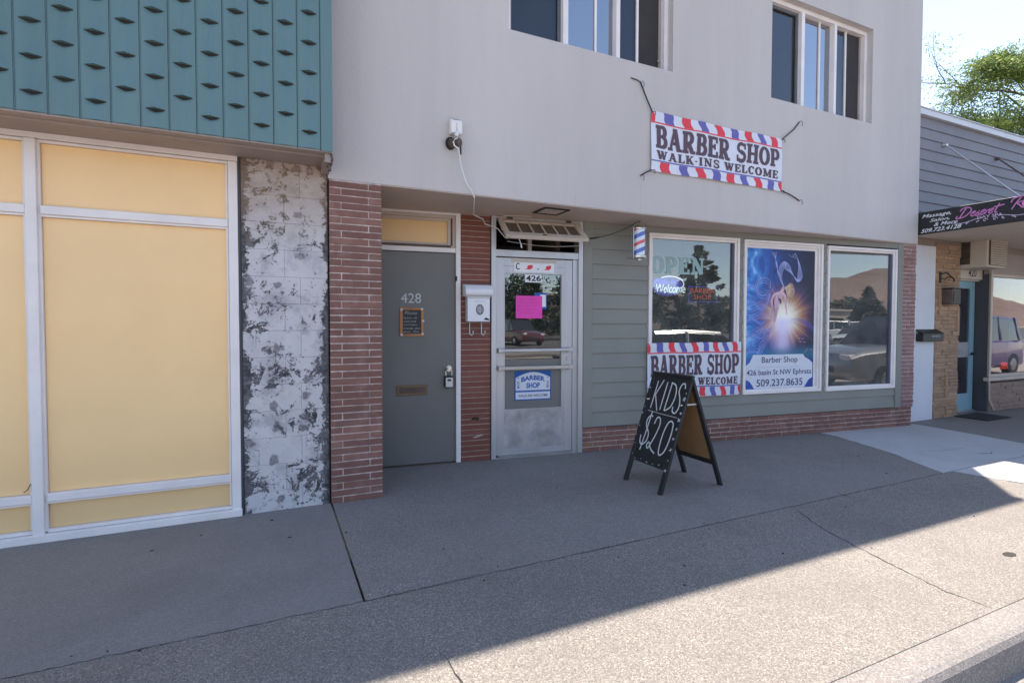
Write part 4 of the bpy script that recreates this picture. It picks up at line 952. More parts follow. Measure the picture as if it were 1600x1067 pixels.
for k in range(6):
    d = k*.016
    pstroke(mb, [(.02, .42+d), (.16, .385+d*1.4), (.28, .35+d), (.35, .31)], .0035); pstroke(mb, [(.02, .60+d*2), (.15, .56+d), (.28, .55+d*.5), (.36, .58)], .003)
    pstroke(mb, [(.10, .62+d), (.2, .57+d*1.5), (.33, .56), (.38, .53)], .005 if k == 0 else .0025)
    pstroke(mb, [(.17, .74), (.22+d, .66), (.34, .58+d*.5), (.39, .55)], .003)
for k in range(3): pstroke(mb, [(.60+k*.06, .03), (.66+k*.04, .05+k*.01), (.70, .02)], .004)
mb.build('swirl_lines', 'swirl2', po)
mb = MB(FW)
for k in range(5): pstroke(mb, [(.0, .30+k*.11), (.10, .26+k*.115), (.22, .33+k*.10), (.30, .31+k*.09)], [.02, .03, .02, .006], .0046)
mb.build('blue_ribbons', 'swirl', po)
mb = MB(FW)
pstroke(mb, [(.54, .262), (.525, .285), (.50, .31)], [.028, .045, .03]); pstroke(mb, [(.51, .30), (.475, .335), (.45, .385), (.43, .42)], [.05, .105, .075, .085])
pstroke(mb, [(.44, .40), (.425, .46), (.405, .52), (.385, .58), (.35, .62)], [.075, .062, .042, .030, .010]); pstroke(mb, [(.43, .39), (.375, .44), (.365, .50), (.34, .56)], [.06, .055, .036, .020])
pstroke(mb, [(.52, .305), (.565, .335), (.575, .39), (.59, .46)], [.036, .036, .026, .014]); pstroke(mb, [(.47, .31), (.40, .325), (.37, .37), (.40, .43)], [.034, .032, .026, .014])
mb.build('figure', 'skin', po)
mb = MB(FW); pstroke(mb, [(.46, .345), (.49, .36), (.50, .385)], [.01, .035, .008], .0075); pstroke(mb, [(.395, .35), (.40, .39), (.41, .43)], [.006, .014, .004], .0075); mb.build('figure_shadow', 'skin2', po)
mb = MB(FW)
for k in range(14): a0 = -1.2+k*.22; pstroke(mb, [(.56, .27), (.585+.03*math.cos(a0), .275+.02*math.sin(a0)), (.60+.07*math.cos(a0), .285+.05*math.sin(a0)+.01*math.sin(k*2.1)), (.60+.10*math.cos(a0+.3), .30+.075*math.sin(a0+.3))], [.022, .018, .010, .003], .0078)
mb.build('figure_hair', 'hairp', po)
mb = MB(FW)
for a, b_ in ((.74, .615), (.78, .63), (.83, .635), (.80, .655), (.86, .66), (.90, .71), (.96, .715), (.88, .725)): pstroke(mb, [(a-.015, b_-.004), (a, b_+.003), (a+.018, b_-.004)], .003, .0055)
# plaque with notched corners
c = .085; cz_ = .045
mb.prism([(pu(.01+c*1.3), pz(.745)), (pu(.99-c*1.7), pz(.745)), (pu(.99-c*1.5), pz(.765)), (pu(.985-c*.6), pz(.785)), (pu(.985), pz(.81)), (pu(.985), pz(.915)), (pu(.985-c*.6), pz(.93)), (pu(.985-c), pz(.955)), (pu(.985-c*1.4), pz(.985)),
          (pu(.02+c*1.4), pz(.985)), (pu(.02+c), pz(.955)), (pu(.02+c*.6), pz(.93)), (pu(.01), pz(.915)), (pu(.01), pz(.825)), (pu(.02+c*.6), pz(.80)), (pu(.01+c), pz(.775))], .0045, .0058)
plq = mb.build('plaque', 'cloth', po)
mb = MB(FW)
def ptxt(t, a0, a1, b0, b1, bold): text_mb(mb, t, pu(a0), pz(b1), pu(a1)-pu(a0), pz(b0)-pz(b1), .0072, bold=bold)
ptxt('Barber Shop', .24, .76, .760, .815, .012); ptxt('426 basin St NW Ephrata', .03, .97, .850, .900, .012); ptxt('509.237.8635', .17, .84, .918, .970, .012)
ptxt('by appointment only unless otherwise', .18, .80, .830, .838, -.02)
mb.build('lettering', mat('poster_ink', (.07, .07, .16), .6, var=.05), plq)
# ================================================================== A-FRAME
AF = thing('chalk_sign', 'black folding A-frame chalkboard reading KIDS $20 standing on the pavement', 'sandwich board', (3.2, 3.6, 0))
apx, apz = 3.222, .972
def leaf(side, y0, y1):
    """side -1 faces the doors (left), +1 faces right; returns frame with u across, out, z along the slope"""
    foot = 2.885 if side < 0 else 3.572
    sl_ = Vector((apx - foot, 0, apz)); L = sl_.length; zd = sl_/L; ud = Vector((0, -1, 0)) if side < 0 else Vector((0, 1, 0)); out = ud.cross(zd); out = -out if out.x*side < 0 else out
    mm = Matrix((ud, out, zd)).transposed().to_4x4(); mm.translation = Vector((foot, y1 if side < 0 else y0, 0)); return mm, L
for side in (-1, 1):
    y0, y1 = (3.345, 3.848) if side < 0 else (3.338, 3.818)
    fr, L = leaf(side, y0, y1); W_ = y1-y0
    mb = MB(fr); mb.box(0, .045, -.024, 0, 0, L, b=.002); st = mb.build('leg', 'black', AF)
    mb = MB(fr); mb.box(W_-.045, W_, -.024, 0, 0, L, b=.002); mb.build('leg', 'black', AF)
    mb = MB(fr); mb.box(.0455, W_-.0455, -.024, -.001, L-.045, L-.001, b=.002); mb.build('top_rail', 'black', AF)
    mb = MB(fr); mb.box(.0455, W_-.0455, -.024, -.001, .20, .245, b=.002); mb.build('bottom_rail', 'black', AF)
    mb = MB(fr); mb.box(.0455, W_-.0455, -.012, -.006, .2455, L-.0455); 
    bd = mb.build('board', 'black', AF)
    MB(fr).box(.0455, W_-.0455, -.0165, -.0125, .2455, L-.0455).build('backing', 'kraft', AF)
    if side < 0:
        mb = MB(fr)
        U = lambda a: .045+a*(W_-.09)
        Zb = lambda b: .25+b*(L-.30)
        def ch(pts, w=.011):
            P = [(U(a), Zb(b)) for a, b in pts]; Q = []; n = len(P)
            for i in range(n-1):
                p0 = P[max(i-1, 0)]; p1 = P[i]; p2 = P[i+1]; p3 = P[min(i+2, n-1)]
                for t in (0, .25, .5, .75): Q.append(tuple(.5*((2*p1[k])+(-p0[k]+p2[k])*t+(2*p0[k]-5*p1[k]+4*p2[k]-p3[k])*t*t+(-p0[k]+3*p1[k]-3*p2[k]+p3[k])*t**3) for k in (0, 1)))
            Q.append(P[-1]); mb.stroke(Q, w*1.15, -.0052)
        ch([(.13, .95), (.11, .60)]); ch([(.30, .97), (.14, .76)]); ch([(.15, .78), (.33, .58)]); ch([(.43, .95), (.41, .60)])
        ch([(.57, .95), (.54, .60)]); ch([(.55, .95), (.70, .92), (.76, .80), (.70, .66), (.55, .60)])
        ch([(.98, .90), (.94, .96), (.86, .94), (.83, .86), (.90, .78), (.94, .68), (.88, .60), (.79, .61), (.77, .67)])
        ch([(.27, .50), (.20, .51), (.12, .45), (.15, .37), (.27, .29), (.26, .19), (.15, .14), (.07, .17), (.05, .25)]); ch([(.21, .56), (.18, .30), (.14, .07)])
        ch([(.37, .42), (.41, .50), (.50, .50), (.54, .42), (.48, .27), (.37, .12), (.31, .15), (.36, .19), (.46, .12), (.60, .08)])
        ch([(.84, .50), (.92, .46), (.93, .30), (.87, .14), (.76, .08), (.70, .14), (.70, .32), (.76, .46), (.84, .50)])
        mb.stroke([(U(.05), Zb(.565)), (U(.5), Zb(.555)), (U(.98), Zb(.55))], .004, -.005)
        mb.build('chalk_lettering', 'chalk', bd)
        mb = MB(fr); rr = random.Random(3)
        def star(cx, cz, r, n=5):
            for k in range(n): a_ = k*math.pi/n+rr.random(); mb.stroke([(cx-r*math.cos(a_), cz-r*math.sin(a_)), (cx+r*math.cos(a_), cz+r*math.sin(a_))], r*.22, .0006, lift=.0001)
        for k in range(9): star(W_-.022+rr.uniform(-.006, .006), .20+k*.085+rr.uniform(-.03, .03), rr.choice((.007, .013, .018)))
        for k in range(8): star(.022+rr.uniform(-.008, .008), .27+k*.085+rr.uniform(-.02, .02), rr.choice((.004, .006, .010)))
        for k in range(5): star(.08+k*.078, .222+rr.uniform(-.01, .01), rr.choice((.006, .009, .014)))
        mb.build('chalk_flowers', 'chalk', st)
mb = MB(I4); mb.cyl((apx, 3.36, apz-.002), (apx, 3.42, apz-.002), .007, seg=10); mb.build('hinge', 'steel', AF)
mb = MB(I4); mb.cyl((apx, 3.76, apz-.002), (apx, 3.82, apz-.002), .007, seg=10); mb.build('hinge', 'steel', AF)
for y in (3.375, 3.80):
    mb = MB(I4); mb.box(3.115, 3.33, y-.001, y+.001, .716, .728); mb.build('brace', 'chalk', AF)
# ================================================================== DOOR THINGS AND WALL FITTINGS
# chalk notice on door 428
t = thing('chalk_notice', 'small handwritten chalkboard in an orange wood frame on the grey door 428', 'notice', (1.27, 5.1, 1.28))
mb = MB(FW); x0, x1, z0, z1 = 1.153, 1.385, 1.282, 1.560; mb.box(x0+.0, x0+.026, -.017, -.003, z0, z1); mb.box(x1-.026, x1, -.017, -.003, z0, z1); mb.box(x0+.026, x1-.026, -.017, -.004, z0, z0+.022); mb.box(x0+.026, x1-.026, -.017, -.004, z1-.022, z1); mb.build('wood_frame', 'orange_wood', t)
bd = MB(FW).box(x0+.026, x1-.026, -.016, -.009, z0+.022, z1-.022).build('board', 'black', t)
mb = MB(FW); mb.k = 0
text_mb(mb, 'Please', 1.20, 1.495, .12, .030, -.0085, bold=-.02, shear=.2)
for i, s_ in enumerate(('leave all', 'mail and', 'packages', 'inside the', 'door. Thx')): text_mb(mb, s_, 1.187, 1.452-i*.034, (.13, .12, .13, .16, .15)[i], .018, -.0085, bold=-.015, shear=.2)
mb.build('handwriting', 'chalk', bd)
for a, b_ in ((x0+.003, z1-.03), (x1-.03, z1-.022), (x0+.004, z0+.004), (x1-.024, z0+.012), (x1-.018, (z0+z1)/2)): MB(FW).box(a, a+.022, -.003, -.0018, b_, b_+.020).build('clip', 'chalk', t)
# lock box
t = thing('key_lock_box', 'grey key lock box hanging under the deadbolt of door 428', 'lock box', (1.62, 5.0, .75))
mb = MB(FW); mb.box(1.585, 1.675, -.015, .035, .765, .885, b=.008); mb.build('body', 'black', t)
mb = MB(FW); mb.box(1.592, 1.668, .0355, .042, .772, .868, b=.004); mb.build('front_cover', 'aluminium', t)
MB(FW).box(1.612, 1.648, .0425, .045, .832, .852).build('window', 'black', t)
mb = MB(FW); mb.tube([(1.600, .02, .88), (1.598, .02, .93), (1.612, .02, .965), (1.645, .02, .965), (1.660, .02, .93), (1.658, .02, .88)], .006, 8); mb.build('shackle', 'steel', t, smooth=True)
# white mailbox
t = thing('mailbox', 'white metal mailbox with round black emblem and two newspaper hooks on the brick pier', 'mailbox', (1.9, 4.9, 1.4))
mb = MB(FW); mb.box(1.800, 2.030, .012, .110, 1.425, 1.70, b=.004); bb = mb.build('body', 'white', t)
mb = MB(FW)
P = [(.012, 1.675), (.120, 1.675), (.150, 1.69), (.160, 1.715), (.150, 1.745), (.11, 1.785), (.05, 1.80), (.012, 1.80)]
n = len(P); mb.add([(1.770, o, z) for o, z in P]+[(2.052, o, z) for o, z in P], [tuple(range(n)), tuple(range(n, 2*n))[::-1]]+[(i, (i+1) % n, n+(i+1) % n, n+i) for i in range(n)]); mb.build('lid', 'white', t, bevel=.006)
MB(FW).box(1.815, 2.03, .1105, .118, 1.655, 1.668).build('lid_slot', 'aluminium', t)
cxm, czm = 1.925, 1.545
for k, (rx, rz, w_) in enumerate(((.036, .050, .007), (.020, .030, .006), (.007, .010, .006))):
    mb = MB(FW); mb.stroke(arc(cxm, czm, rx, rz, 0, 360, 28), w_, .1112+k*.0003); mb.build('emblem_ring', 'blackink', bb)
mb = MB(FW)
for k in range(10):
    a_ = R(36*k); mb.stroke(arc(cxm+.028*math.cos(a_), czm+.040*math.sin(a_), .007, .010, 0, 360, 8), .004, .112)
mb.build('emblem_beads', 'blackink', bb)
mb = MB(FW); text_mb(mb, 'WELCOME TO', 1.872, 1.622, .105, .009, .1112, bold=-.01); mb.build('small_print', 'siding', bb)
mb = MB(FW); mb.prism([(1.965, 1.445), (2.02, 1.438), (2.022, 1.452), (2.005, 1.458), (1.99, 1.468), (1.975, 1.456)], .1105, .112); mb.build('corner_print', 'blackink', bb)
for x in (1.842, 1.965):
    mb = MB(FW); mb.tube([(x, .02, 1.43), (x, .02, 1.33), (x, .03, 1.298), (x+.012, .055, 1.288), (x+.022, .065, 1.30), (x+.026, .068, 1.335)], .005, 8); mb.build('paper_hook', 'cord', t, smooth=True)
# 426 door signs
t = MB(FW); picture = t.box(2.455, 2.640, -.0325, -.0315, 1.842, 1.925); o = picture.build('door_number', 'white', dr)
mb = MB(FW); text_mb(mb, '426', 2.462, 1.855, .172, .062, -.031, bold=.03); mb.build('numerals', 'blackink', o)
t = MB(FW); t.box(2.325, 2.775, -.0155, -.0125, 1.945, 2.045); o = t.build('header_sticker', 'white', dr, label='worn white decal strip with a black C and two red marks')
MB(FW).box(2.30, 2.81, -.0155, -.0135, 2.05, 2.082).build('tape_strip', 'cream', dr)
mb = MB(FW); mb.stroke([(2.385, 2.030), (2.365, 2.036), (2.352, 2.025), (2.352, 1.985), (2.365, 1.974), (2.385, 1.98)], .011, -.012); mb.build('letter_c', 'blackink', o)
for x in (2.475, 2.685): mb = MB(FW); mb.prism([(x-.03, 1.975), (x+.03, 1.975), (x+.055, 1.992), (x+.06, 2.022), (x+.02, 2.022), (x-.005, 2.008), (x+.0, 1.99)], -.0124, -.0115); mb.build('red_mark', 'red', o)
mb = MB(FW); mb.prism([(2.575, 1.975), (2.60, 1.978), (2.602, 1.995)], -.0124, -.0115); mb.build('black_mark', 'blackink', o)
mb = MB(FW); text_mb(mb, '- -  . , -  - .  ', 2.53, 2.030, .2, .010, -.012, bold=.02); mb.build('worn_print', 'siding', o)
nt_ = MB(FW); nt_.box(2.352, 2.648, -.0322, -.0314, 1.462, 1.700); o = nt_.build('paper_notice', 'pink', None); tag(o, 'bright pink handwritten paper taped inside the glass of door 426', 'notice')
mb = MB(FW)
for i, s_ in enumerate(('HAIRCUTS BY', 'APPT OR WALK IN', 'CALL OR TEXT', 'MON THRU SAT', 'NO CHECKS')): text_mb(mb, s_, 2.385, 1.655-i*.036, (.2, .23, .2, .21, .16)[i], .018, -.0312, bold=-.02)
mb.build('handwriting', mat('magenta_ink', (.5, .02, .28)), o)
o = MB(FW).box(2.56, 2.70, -.0339, -.0334, 1.56, 1.735).build('flyer', 'signblue', None); tag(o, 'blue and white flyer peeking out behind the pink paper', 'flyer')
MB(FW).box(2.625, 2.690, -.0333, -.0328, 1.585, 1.715).build('white_panel', 'white', o)
t = thing('door_sign', 'blue and white BARBER SHOP walk-ins sign low on door 426', 'sign', (2.55, 4.9, .6))
mb = MB(FW); x0, x1, z0, z1 = 2.338, 2.752, .595, .905; mb.box(x0, x1, -.033, -.029, z0, z1); pb = mb.build('panel', 'signblue', t)
mb = MB(FW); mb.prism([(x0+.012, .70), (x1-.012, .70)] + [(x1-.012-(x1-x0-.024)*q/14, .835+.058*math.sin(math.pi*q/14)) for q in range(15)], -.0288, -.0282); mb.box(x0+.012, x1-.012, -.0288, -.0282, .607, .682); wp = mb.build('white_field', 'cloth', pb)
FWs = MB(FW); FWs.disp = lambda p: Vector((p.x, p.y, p.z+.022*(1-((p.x-(x0+x1)/2)/.14)**2))); text_mb(FWs, 'BARBER', 2.412, .785, .268, .052, -.0278, bold=.04); FWs.build('lettering', 'signblue', wp)
mb = MB(FW); text_mb(mb, 'SHOP', 2.468, .722, .155, .058, -.0278, bold=.04); mb.build('lettering', 'signblue', wp)
mb = MB(FW); text_mb(mb, 'WALK-INS WELCOME', 2.378, .630, .335, .026, -.0278, bold=.02); mb.build('lettering', 'ink', wp)
for x, cnt in ((2.378, 0), (2.712, 1)):
    mb = MB(FW); mb.prism(arc(x, .825, .016, .014, 0, 360, 12), -.0281, -.0277); mb.box(x-.014, x+.014, -.0281, -.0277, .735, .808)
    mb.build('pole_emblem', 'cloth', wp)
    mb = MB(FW)
    for k in range(3): s_ = 1 if cnt == 0 else -1; mb.stroke([(x-.014*s_, .795-k*.022), (x+.014*s_, .780-k*.022)], .008, -.0274)
    mb.prism(arc(x, .830, .012, .008, 0, 180, 8), -.0275, -.0272); mb.prism(arc(x, .735, .014, .012, 180, 360, 8), -.0275, -.0272); mb.build('pole_stripes', 'ink' if cnt else 'ink', wp)
# flood light box with loose cable
t = thing('outdoor_light', 'old broken white electrical light box high on the grey stucco wall', 'light fixture', (1.43, 4.2, 2.95))
mb = MB(FF); mb.box(1.375, 1.478, 0, .055, 2.985, 3.105, b=.007); mb.box(1.3775, 1.424, .0555, .068, 2.99, 3.085, b=.004); mb.box(1.430, 1.476, .0555, .066, 2.99, 3.08, b=.004); mb.build('box', 'frame', t)
mb = MB(FF); mb.box(1.392, 1.462, .01, .05, 3.094, 3.108, b=.003); mb.build('broken_lip', 'rust', t)
mb = MB(FF); mb.tube([(1.435, .06, 3.00), (1.425, .075, 2.98), (1.412, .08, 2.955)], lambda s_: .020-.004*s_, 10); mb.build('knuckle', 'cord', t, smooth=True)
mb = MB(FF); mb.cyl((1.395, .02, 2.915), (1.44, .10, 2.905), .040, .034, 18); mb.build('lamp_socket', 'rust', t, smooth=True)
mb = MB(FF); mb.cyl((1.385, .01, 2.915), (1.392, .024, 2.913), .052, .050, 18); mb.tube([(1.455, .07, 2.895), (1.459, .07, 2.86), (1.46, .07, 2.815)], .007, 8); mb.build('gasket', 'rubber', t)
mb = MB(FF)
pts = [(1.425, .10, 2.935), (1.40, .105, 2.925), (1.385, .10, 2.90), (1.395, .10, 2.87), (1.425, .10, 2.855), (1.44, .085, 2.83), (1.455, .07, 2.76), (1.475, .06, 2.69), (1.500, .05, 2.63), (1.525, .045, 2.58), (1.565, .04, 2.53), (1.60, .02, 2.485)]
mb.tube(pts, .0065, 8)
w2 = lambda u, o, z: FF.inverted() @ (FW @ Vector((u, o, z)))
mb.tube([(1.60, .02, 2.485), (1.66, -.15, 2.445), (1.73, -.35, 2.42), w2(1.93, .22, 2.42), w2(1.98, .10, 2.40), w2(2.07, .05, 2.39), w2(2.13, .05, 2.37), w2(2.17, .08, 2.31), w2(2.19, .12, 2.27), w2(2.23, .14, 2.265)], .0055, 8)
o = mb.build('cable', 'cord', None, smooth=True); tag(o, 'loose white cable running from the wall light down to the open transom', 'cable')
mb = MB(FW); mb.tube([(2.26, .20, 2.29), (2.30, .21, 2.26), (2.315, .21, 2.225), (2.33, .20, 2.19)], .005, 6); mb.cyl((2.33, .20, 2.19), (2.335, .20, 2.165), .009, .007, 8)
o = mb.build('cable_end', 'cord', None); tag(o, 'short white cable end dangling beneath the open transom grille', 'cable')
# barber pole hung under the soffit
BPX, BPY = 3.585, 4.535
t = thing('barber_pole', 'red white and blue striped barber pole hanging from the soffit beside the OPEN window', 'barber pole', (BPX, BPY, 2.07))
mb = MB(I4); mb.cyl((BPX, BPY, 2.135), (BPX, BPY, 2.41), .064, seg=40, caps=False); mb.build('stripe_drum', 'pole_white', t, smooth=True)
def helix(mb, z0_, th, slope, mt):
    n = 40; vs = []; 
    for i in range(n+1):
        a_ = 2*math.pi*i/n; zc = z0_ + slope*i/n
        vs.append((a_, zc))
    for (a1, c1), (a2, c2) in zip(vs[:-1], vs[1:]):
        lo1, hi1, lo2, hi2 = [max(2.137, min(2.408, q)) for q in (c1-th/2, c1+th/2, c2-th/2, c2+th/2)]
        if hi1-lo1 < .001 and hi2-lo2 < .001: continue
        r = .0646
        mb.add([(BPX+r*math.cos(a1), BPY+r*math.sin(a1), lo1), (BPX+r*math.cos(a2), BPY+r*math.sin(a2), lo2), (BPX+r*math.cos(a2), BPY+r*math.sin(a2), hi2), (BPX+r*math.cos(a1), BPY+r*math.sin(a1), hi1)], [(0, 1, 2, 3)])
SL = .165
for c, st0 in (('red', .02), ('pole_blue', -.0625)):
    mb = MB(I4)
    for k in range(-3, 3): helix(mb, 2.135+st0+.165*k, .044 if c != 'red' else .036, SL, c)
    mb.build('red_stripe' if c == 'red' else 'blue_stripe', c, t)
mb = MB(I4); mb.lathe((BPX, BPY, 2.408), [(.066, 0), (.077, .002), (.078, .012), (.070, .020), (.055, .036), (.034, .048), (.016, .054), (.014, .072), (.004, .078)], 28); mb.build('cap', 'steel', t, smooth=True)
mb = MB(I4); mb.lathe((BPX, BPY, 2.055), [(.02, .02), (.030, .024), (.034, .040), (.060, .046), (.078, .056), (.079, .074), (.066, .080)], 28); mb.build('base', 'steel', t, smooth=True)
mb = MB(I4); mb.cyl((BPX, BPY, 2.137), (BPX, BPY, 2.407), .0725, seg=36, caps=False); mb.build('glass_tube', glass('pole_glass', .05, (.96, .97, .98)), t, smooth=True)
mb = MB(I4); mb.box(BPX-.082, BPX-.073, BPY-.012, BPY+.012, 2.10, 2.43); mb.box(BPX-.082, BPX+.02, BPY+.075, BPY+.09, 2.105, 2.12); mb.build('side_rail', 'steel', t)
mb = MB(I4); mb.tube([(BPX, BPY, 2.486), (BPX+.012, BPY, 2.496), (BPX+.008, BPY, 2.507)], .005, 8); mb.build('hook', 'rubber', t)
hp = FW @ Vector(hop(3.03, .93)); a_ = Vector((BPX-.005, BPY, 2.498)); L_ = [hp.lerp(a_, q/12) - Vector((0, 0, .035*math.sin(math.pi*q/12))) for q in range(13)]
mb = MB(I4); mb.tube(L_, lambda s_: .0045 if s_ > .18 else .010, 8); o = mb.build('power_cable', 'rubber', None, smooth=True); tag(o, 'thin black cable strung from the tilted transom to the barber pole', 'cable')
mb = MB(FW); L_ = [(2.24+.9*q/12, .02-.02*math.sin(math.pi*q/12), 2.255-.03*math.sin(math.pi*q/12)) for q in range(13)]; mb.tube(L_, .003, 6); o = mb.build('wire', 'cord', None); tag(o, 'thin pale wire sagging across the dark transom opening of door 426', 'cable')
# ---- shop window displays
M['etch'] = mat('frosted_vinyl', (.30, .42, .40), .6)
western_mb = MB(FW); western(western_mb, 'OPEN', 3.975, 4.70, lambda t_: 1.985, lambda t_: 2.18, -.0150, gap=.10); o = western_mb.build('open_lettering', 'etch', None); tag(o, 'pale green OPEN lettering on the inside of the left shop window', 'window lettering')
t = thing('welcome_sign', 'blue oval neon Welcome sign glowing in the left shop window', 'neon sign', (4.2, 4.8, 1.7))
mb = MB(FW); mb.prism(arc(4.225, 1.845, .205, .115, 0, 360, 32), -.075, -.065); mb.build('backing', emit('neon_haze', (.10, .12, .60), .35), t)
mb = MB(FW); mb.tube([(p[0], -.058, p[1]) for p in arc(4.26, 1.875, .185, .085, 130, -35, 24)], .0065, 8); mb.build('neon_ring', emit('neon_white', (.75, .8, 1), 1.3), t, smooth=True)
mb = MB(FW); text_mb(mb, 'Welcome', 4.06, 1.768, .40, .10, -.046, bold=.006, shear=.2); mb.build('welcome_lettering', emit('neon_pale', (.75, .95, .9), 1.2), t)
mb = MB(FW); text_mb(mb, 'Walk-ins', 4.035, 1.868, .33, .06, -.054, bold=-.01, shear=.1); mb.build('walk_ins_lettering', emit('neon_blue', (.18, .20, 1), 1.5), t)
t = thing('led_sign', 'red and blue dotted BARBER SHOP light sign in the left shop window', 'led sign', (4.7, 4.8, 1.65))
MB(FW).box(4.515, 4.95, -.095, -.080, 1.655, 1.865).build('panel', 'black', t)
mb = MB(FW); text_mb(mb, 'BARBER', 4.555, 1.775, .34, .058, -.079, bold=-.005); text_mb(mb, 'SHOP', 4.60, 1.700, .25, .055, -.079, bold=-.005); mb.build('red_lettering', emit('led_red', (1, .16, .08), .5), t)
mb = MB(FW)
for k in range(22):
    x = 4.53+k*.0195
    for z in (1.85, 1.67): mb.box(x-.004, x+.004, -.079, -.075, z-.004, z+.004)
    if k < 9:
        for x2 in (4.53, 4.935): mb.box(x2-.004, x2+.004, -.079, -.075, 1.67+k*.0225-.004, 1.67+k*.0225+.004)
mb.build('blue_dots', emit('led_blue', (.15, .15, 1), .6), t)
mb = MB(FW); ring = [(4.475+.098*math.cos(R(a)), -.30+.04*math.sin(R(a)), 1.365+.115*math.sin(R(a))) for a in range(0, 361, 12)]; mb.tube(ring, .009, 8); o = mb.build('ring_light', 'chalk', None, smooth=True); tag(o, 'pale round ring light on a stand inside the left shop window', 'ring light')
mb = MB(FW); mb.tube([(4.50, -.32, 1.37), (4.65, -.3, 1.45), (4.80, -.28, 1.52)], .007, 6); mb.tube([(4.475, -.30, 1.25), (4.475, -.32, .1)], .008, 6); mb.build('stand', 'steel', o)
t = thing('framed_sign', 'rounded rectangular outline sign hanging in the right shop window', 'sign', (7.2, 4.5, 1.7))
mb = MB(FW); x0, x1, z0, z1, r = 6.77, 7.60, 1.745, 2.05, .035
P = arc(x1-r, z1-r, r, r, 90, 0, 5)+arc(x1-r, z0+r, r, r, 0, -90, 5)+arc(x0+r, z0+r, r, r, 270, 180, 5)+arc(x0+r, z1-r, r, r, 180, 90, 5); mb.tube([(a, -.045, b_) for a, b_ in P]+[(P[0][0], -.045, P[0][1])], .0065, 8); mb.build('outline_tube', 'cream', t, smooth=True)
mb = MB(FW); mb.tube([(7.18, -.045, 2.05), (7.18, -.045, 2.34)], .002, 5); mb.build('hanging_wire', 'rubber', t)
# inside the shop: counter, chairs
def barber_chair(x, y, side):
    t = thing('barber_chair', 'dark padded barber chair inside the shop behind the %s window glass' % side, 'barber chair', (x, y, 0), 'barber chairs in the shop')
    mb = MB(I4); mb.cyl((x, y, .003), (x, y, .06), .30, .26, 24); mb.cyl((x, y, .06), (x, y, .45), .05, seg=12); mb.build('base', 'steel', t)
    mb = MB(I4); mb.box(x-.26, x+.26, y-.25, y+.25, .45, .58, b=.03); mb.build('seat', 'black', t)
    mb = MB(I4); mb.box(x-.25, x+.25, y+.22, y+.33, .56, 1.12, b=.03); mb.box(x-.13, x+.13, y+.24, y+.32, 1.15, 1.30, b=.02); mb.build('backrest', 'black', t)
    for s_ in (-1, 1): mb = MB(I4); mb.box(x+s_*.30-.03, x+s_*.30+.03, y-.2, y+.25, .72, .77, b=.01); mb.build('armrest', 'black', t)
barber_chair(4.6, 7.2, 'left'); barber_chair(6.6, 7.0, 'right')
mb = MB(I4); mb.box(3.4, 7.6, 8.6, 9.15, .002, .85, b=.01); mb.build('counter', 'cream', None); bpy.data.objects['counter']['label'] = 'pale counter along the back wall inside the barber shop'; bpy.data.objects['counter']['category'] = 'counter'

# ================================================================== STREET AND TOWN BEHIND THE CAMERA (seen in the glass)
struct(MB().box(-60, 120, -18.0, -13.5, -.30, -.02).build('far_pavement', 'smooth'))
struct(MB().box(-60, 120, -55, -18.0, -.30, -.08).build('car_park', 'asphalt'))
M['hillm'] = mat('dry_hillside', (.20, .135, .105), .9, var=.3, vs=.03)
hx = [-260+14*i for i in range(60)]; rr = random.Random(2); vs = []; fs = []
prev = 0
for i, x in enumerate(hx):
    h = 27 + 3*math.sin(i*.5)+2*math.sin(i*1.3+1) - max(0, (265-x*1.2))*.20; h = max(1.5, h)
    for d, f_ in ((0, 0), (40, .45), (75, .85), (95, 1), (150, 1.02)): vs.append((x*1.2+d*.15, -190-d, h*f_*(1+d*.003)-.3))
for i in range(len(hx)-1):
    for k in range(4): fs.append((i*5+k, (i+1)*5+k, (i+1)*5+k+1, i*5+k+1))
mb = MB(); mb.add(vs, fs); struct(mb.build('hill', 'hillm', smooth=True))
def low_building(x0, x1, y0, y1, h, mt, label, doors):
    t = thing('low_building', label, 'building', ((x0+x1)/2, y1, -.05)); mb = MB(); mb.box(x0, x1, y0, y1, -.1, h); mb.build('wall', mt, t)
    MB().box(x0-.2, x1+.2, y0-.2, y1+.25, h+.002, h+.3).build('roof_edge', 'cream', t)
    n = doors
    for k in range(n):
        a = x0+(x1-x0)*(k+.2)/n; MB().box(a, a+(x1-x0)/n*.55, y1+.003, y1+.05, .7, 2.4).build('window', 'black', t)
low_building(-14, 50, -74, -62, 5.6, 'interior', 'long low tan building across the car park', 16)
low_building(52, 66, -66, -56, 3.4, 'cream', 'pale low building at the far side of the car park', 3)
low_building(92, 118, -60, -48, 5.5, 'interior', 'low brown building down the street corner', 6)

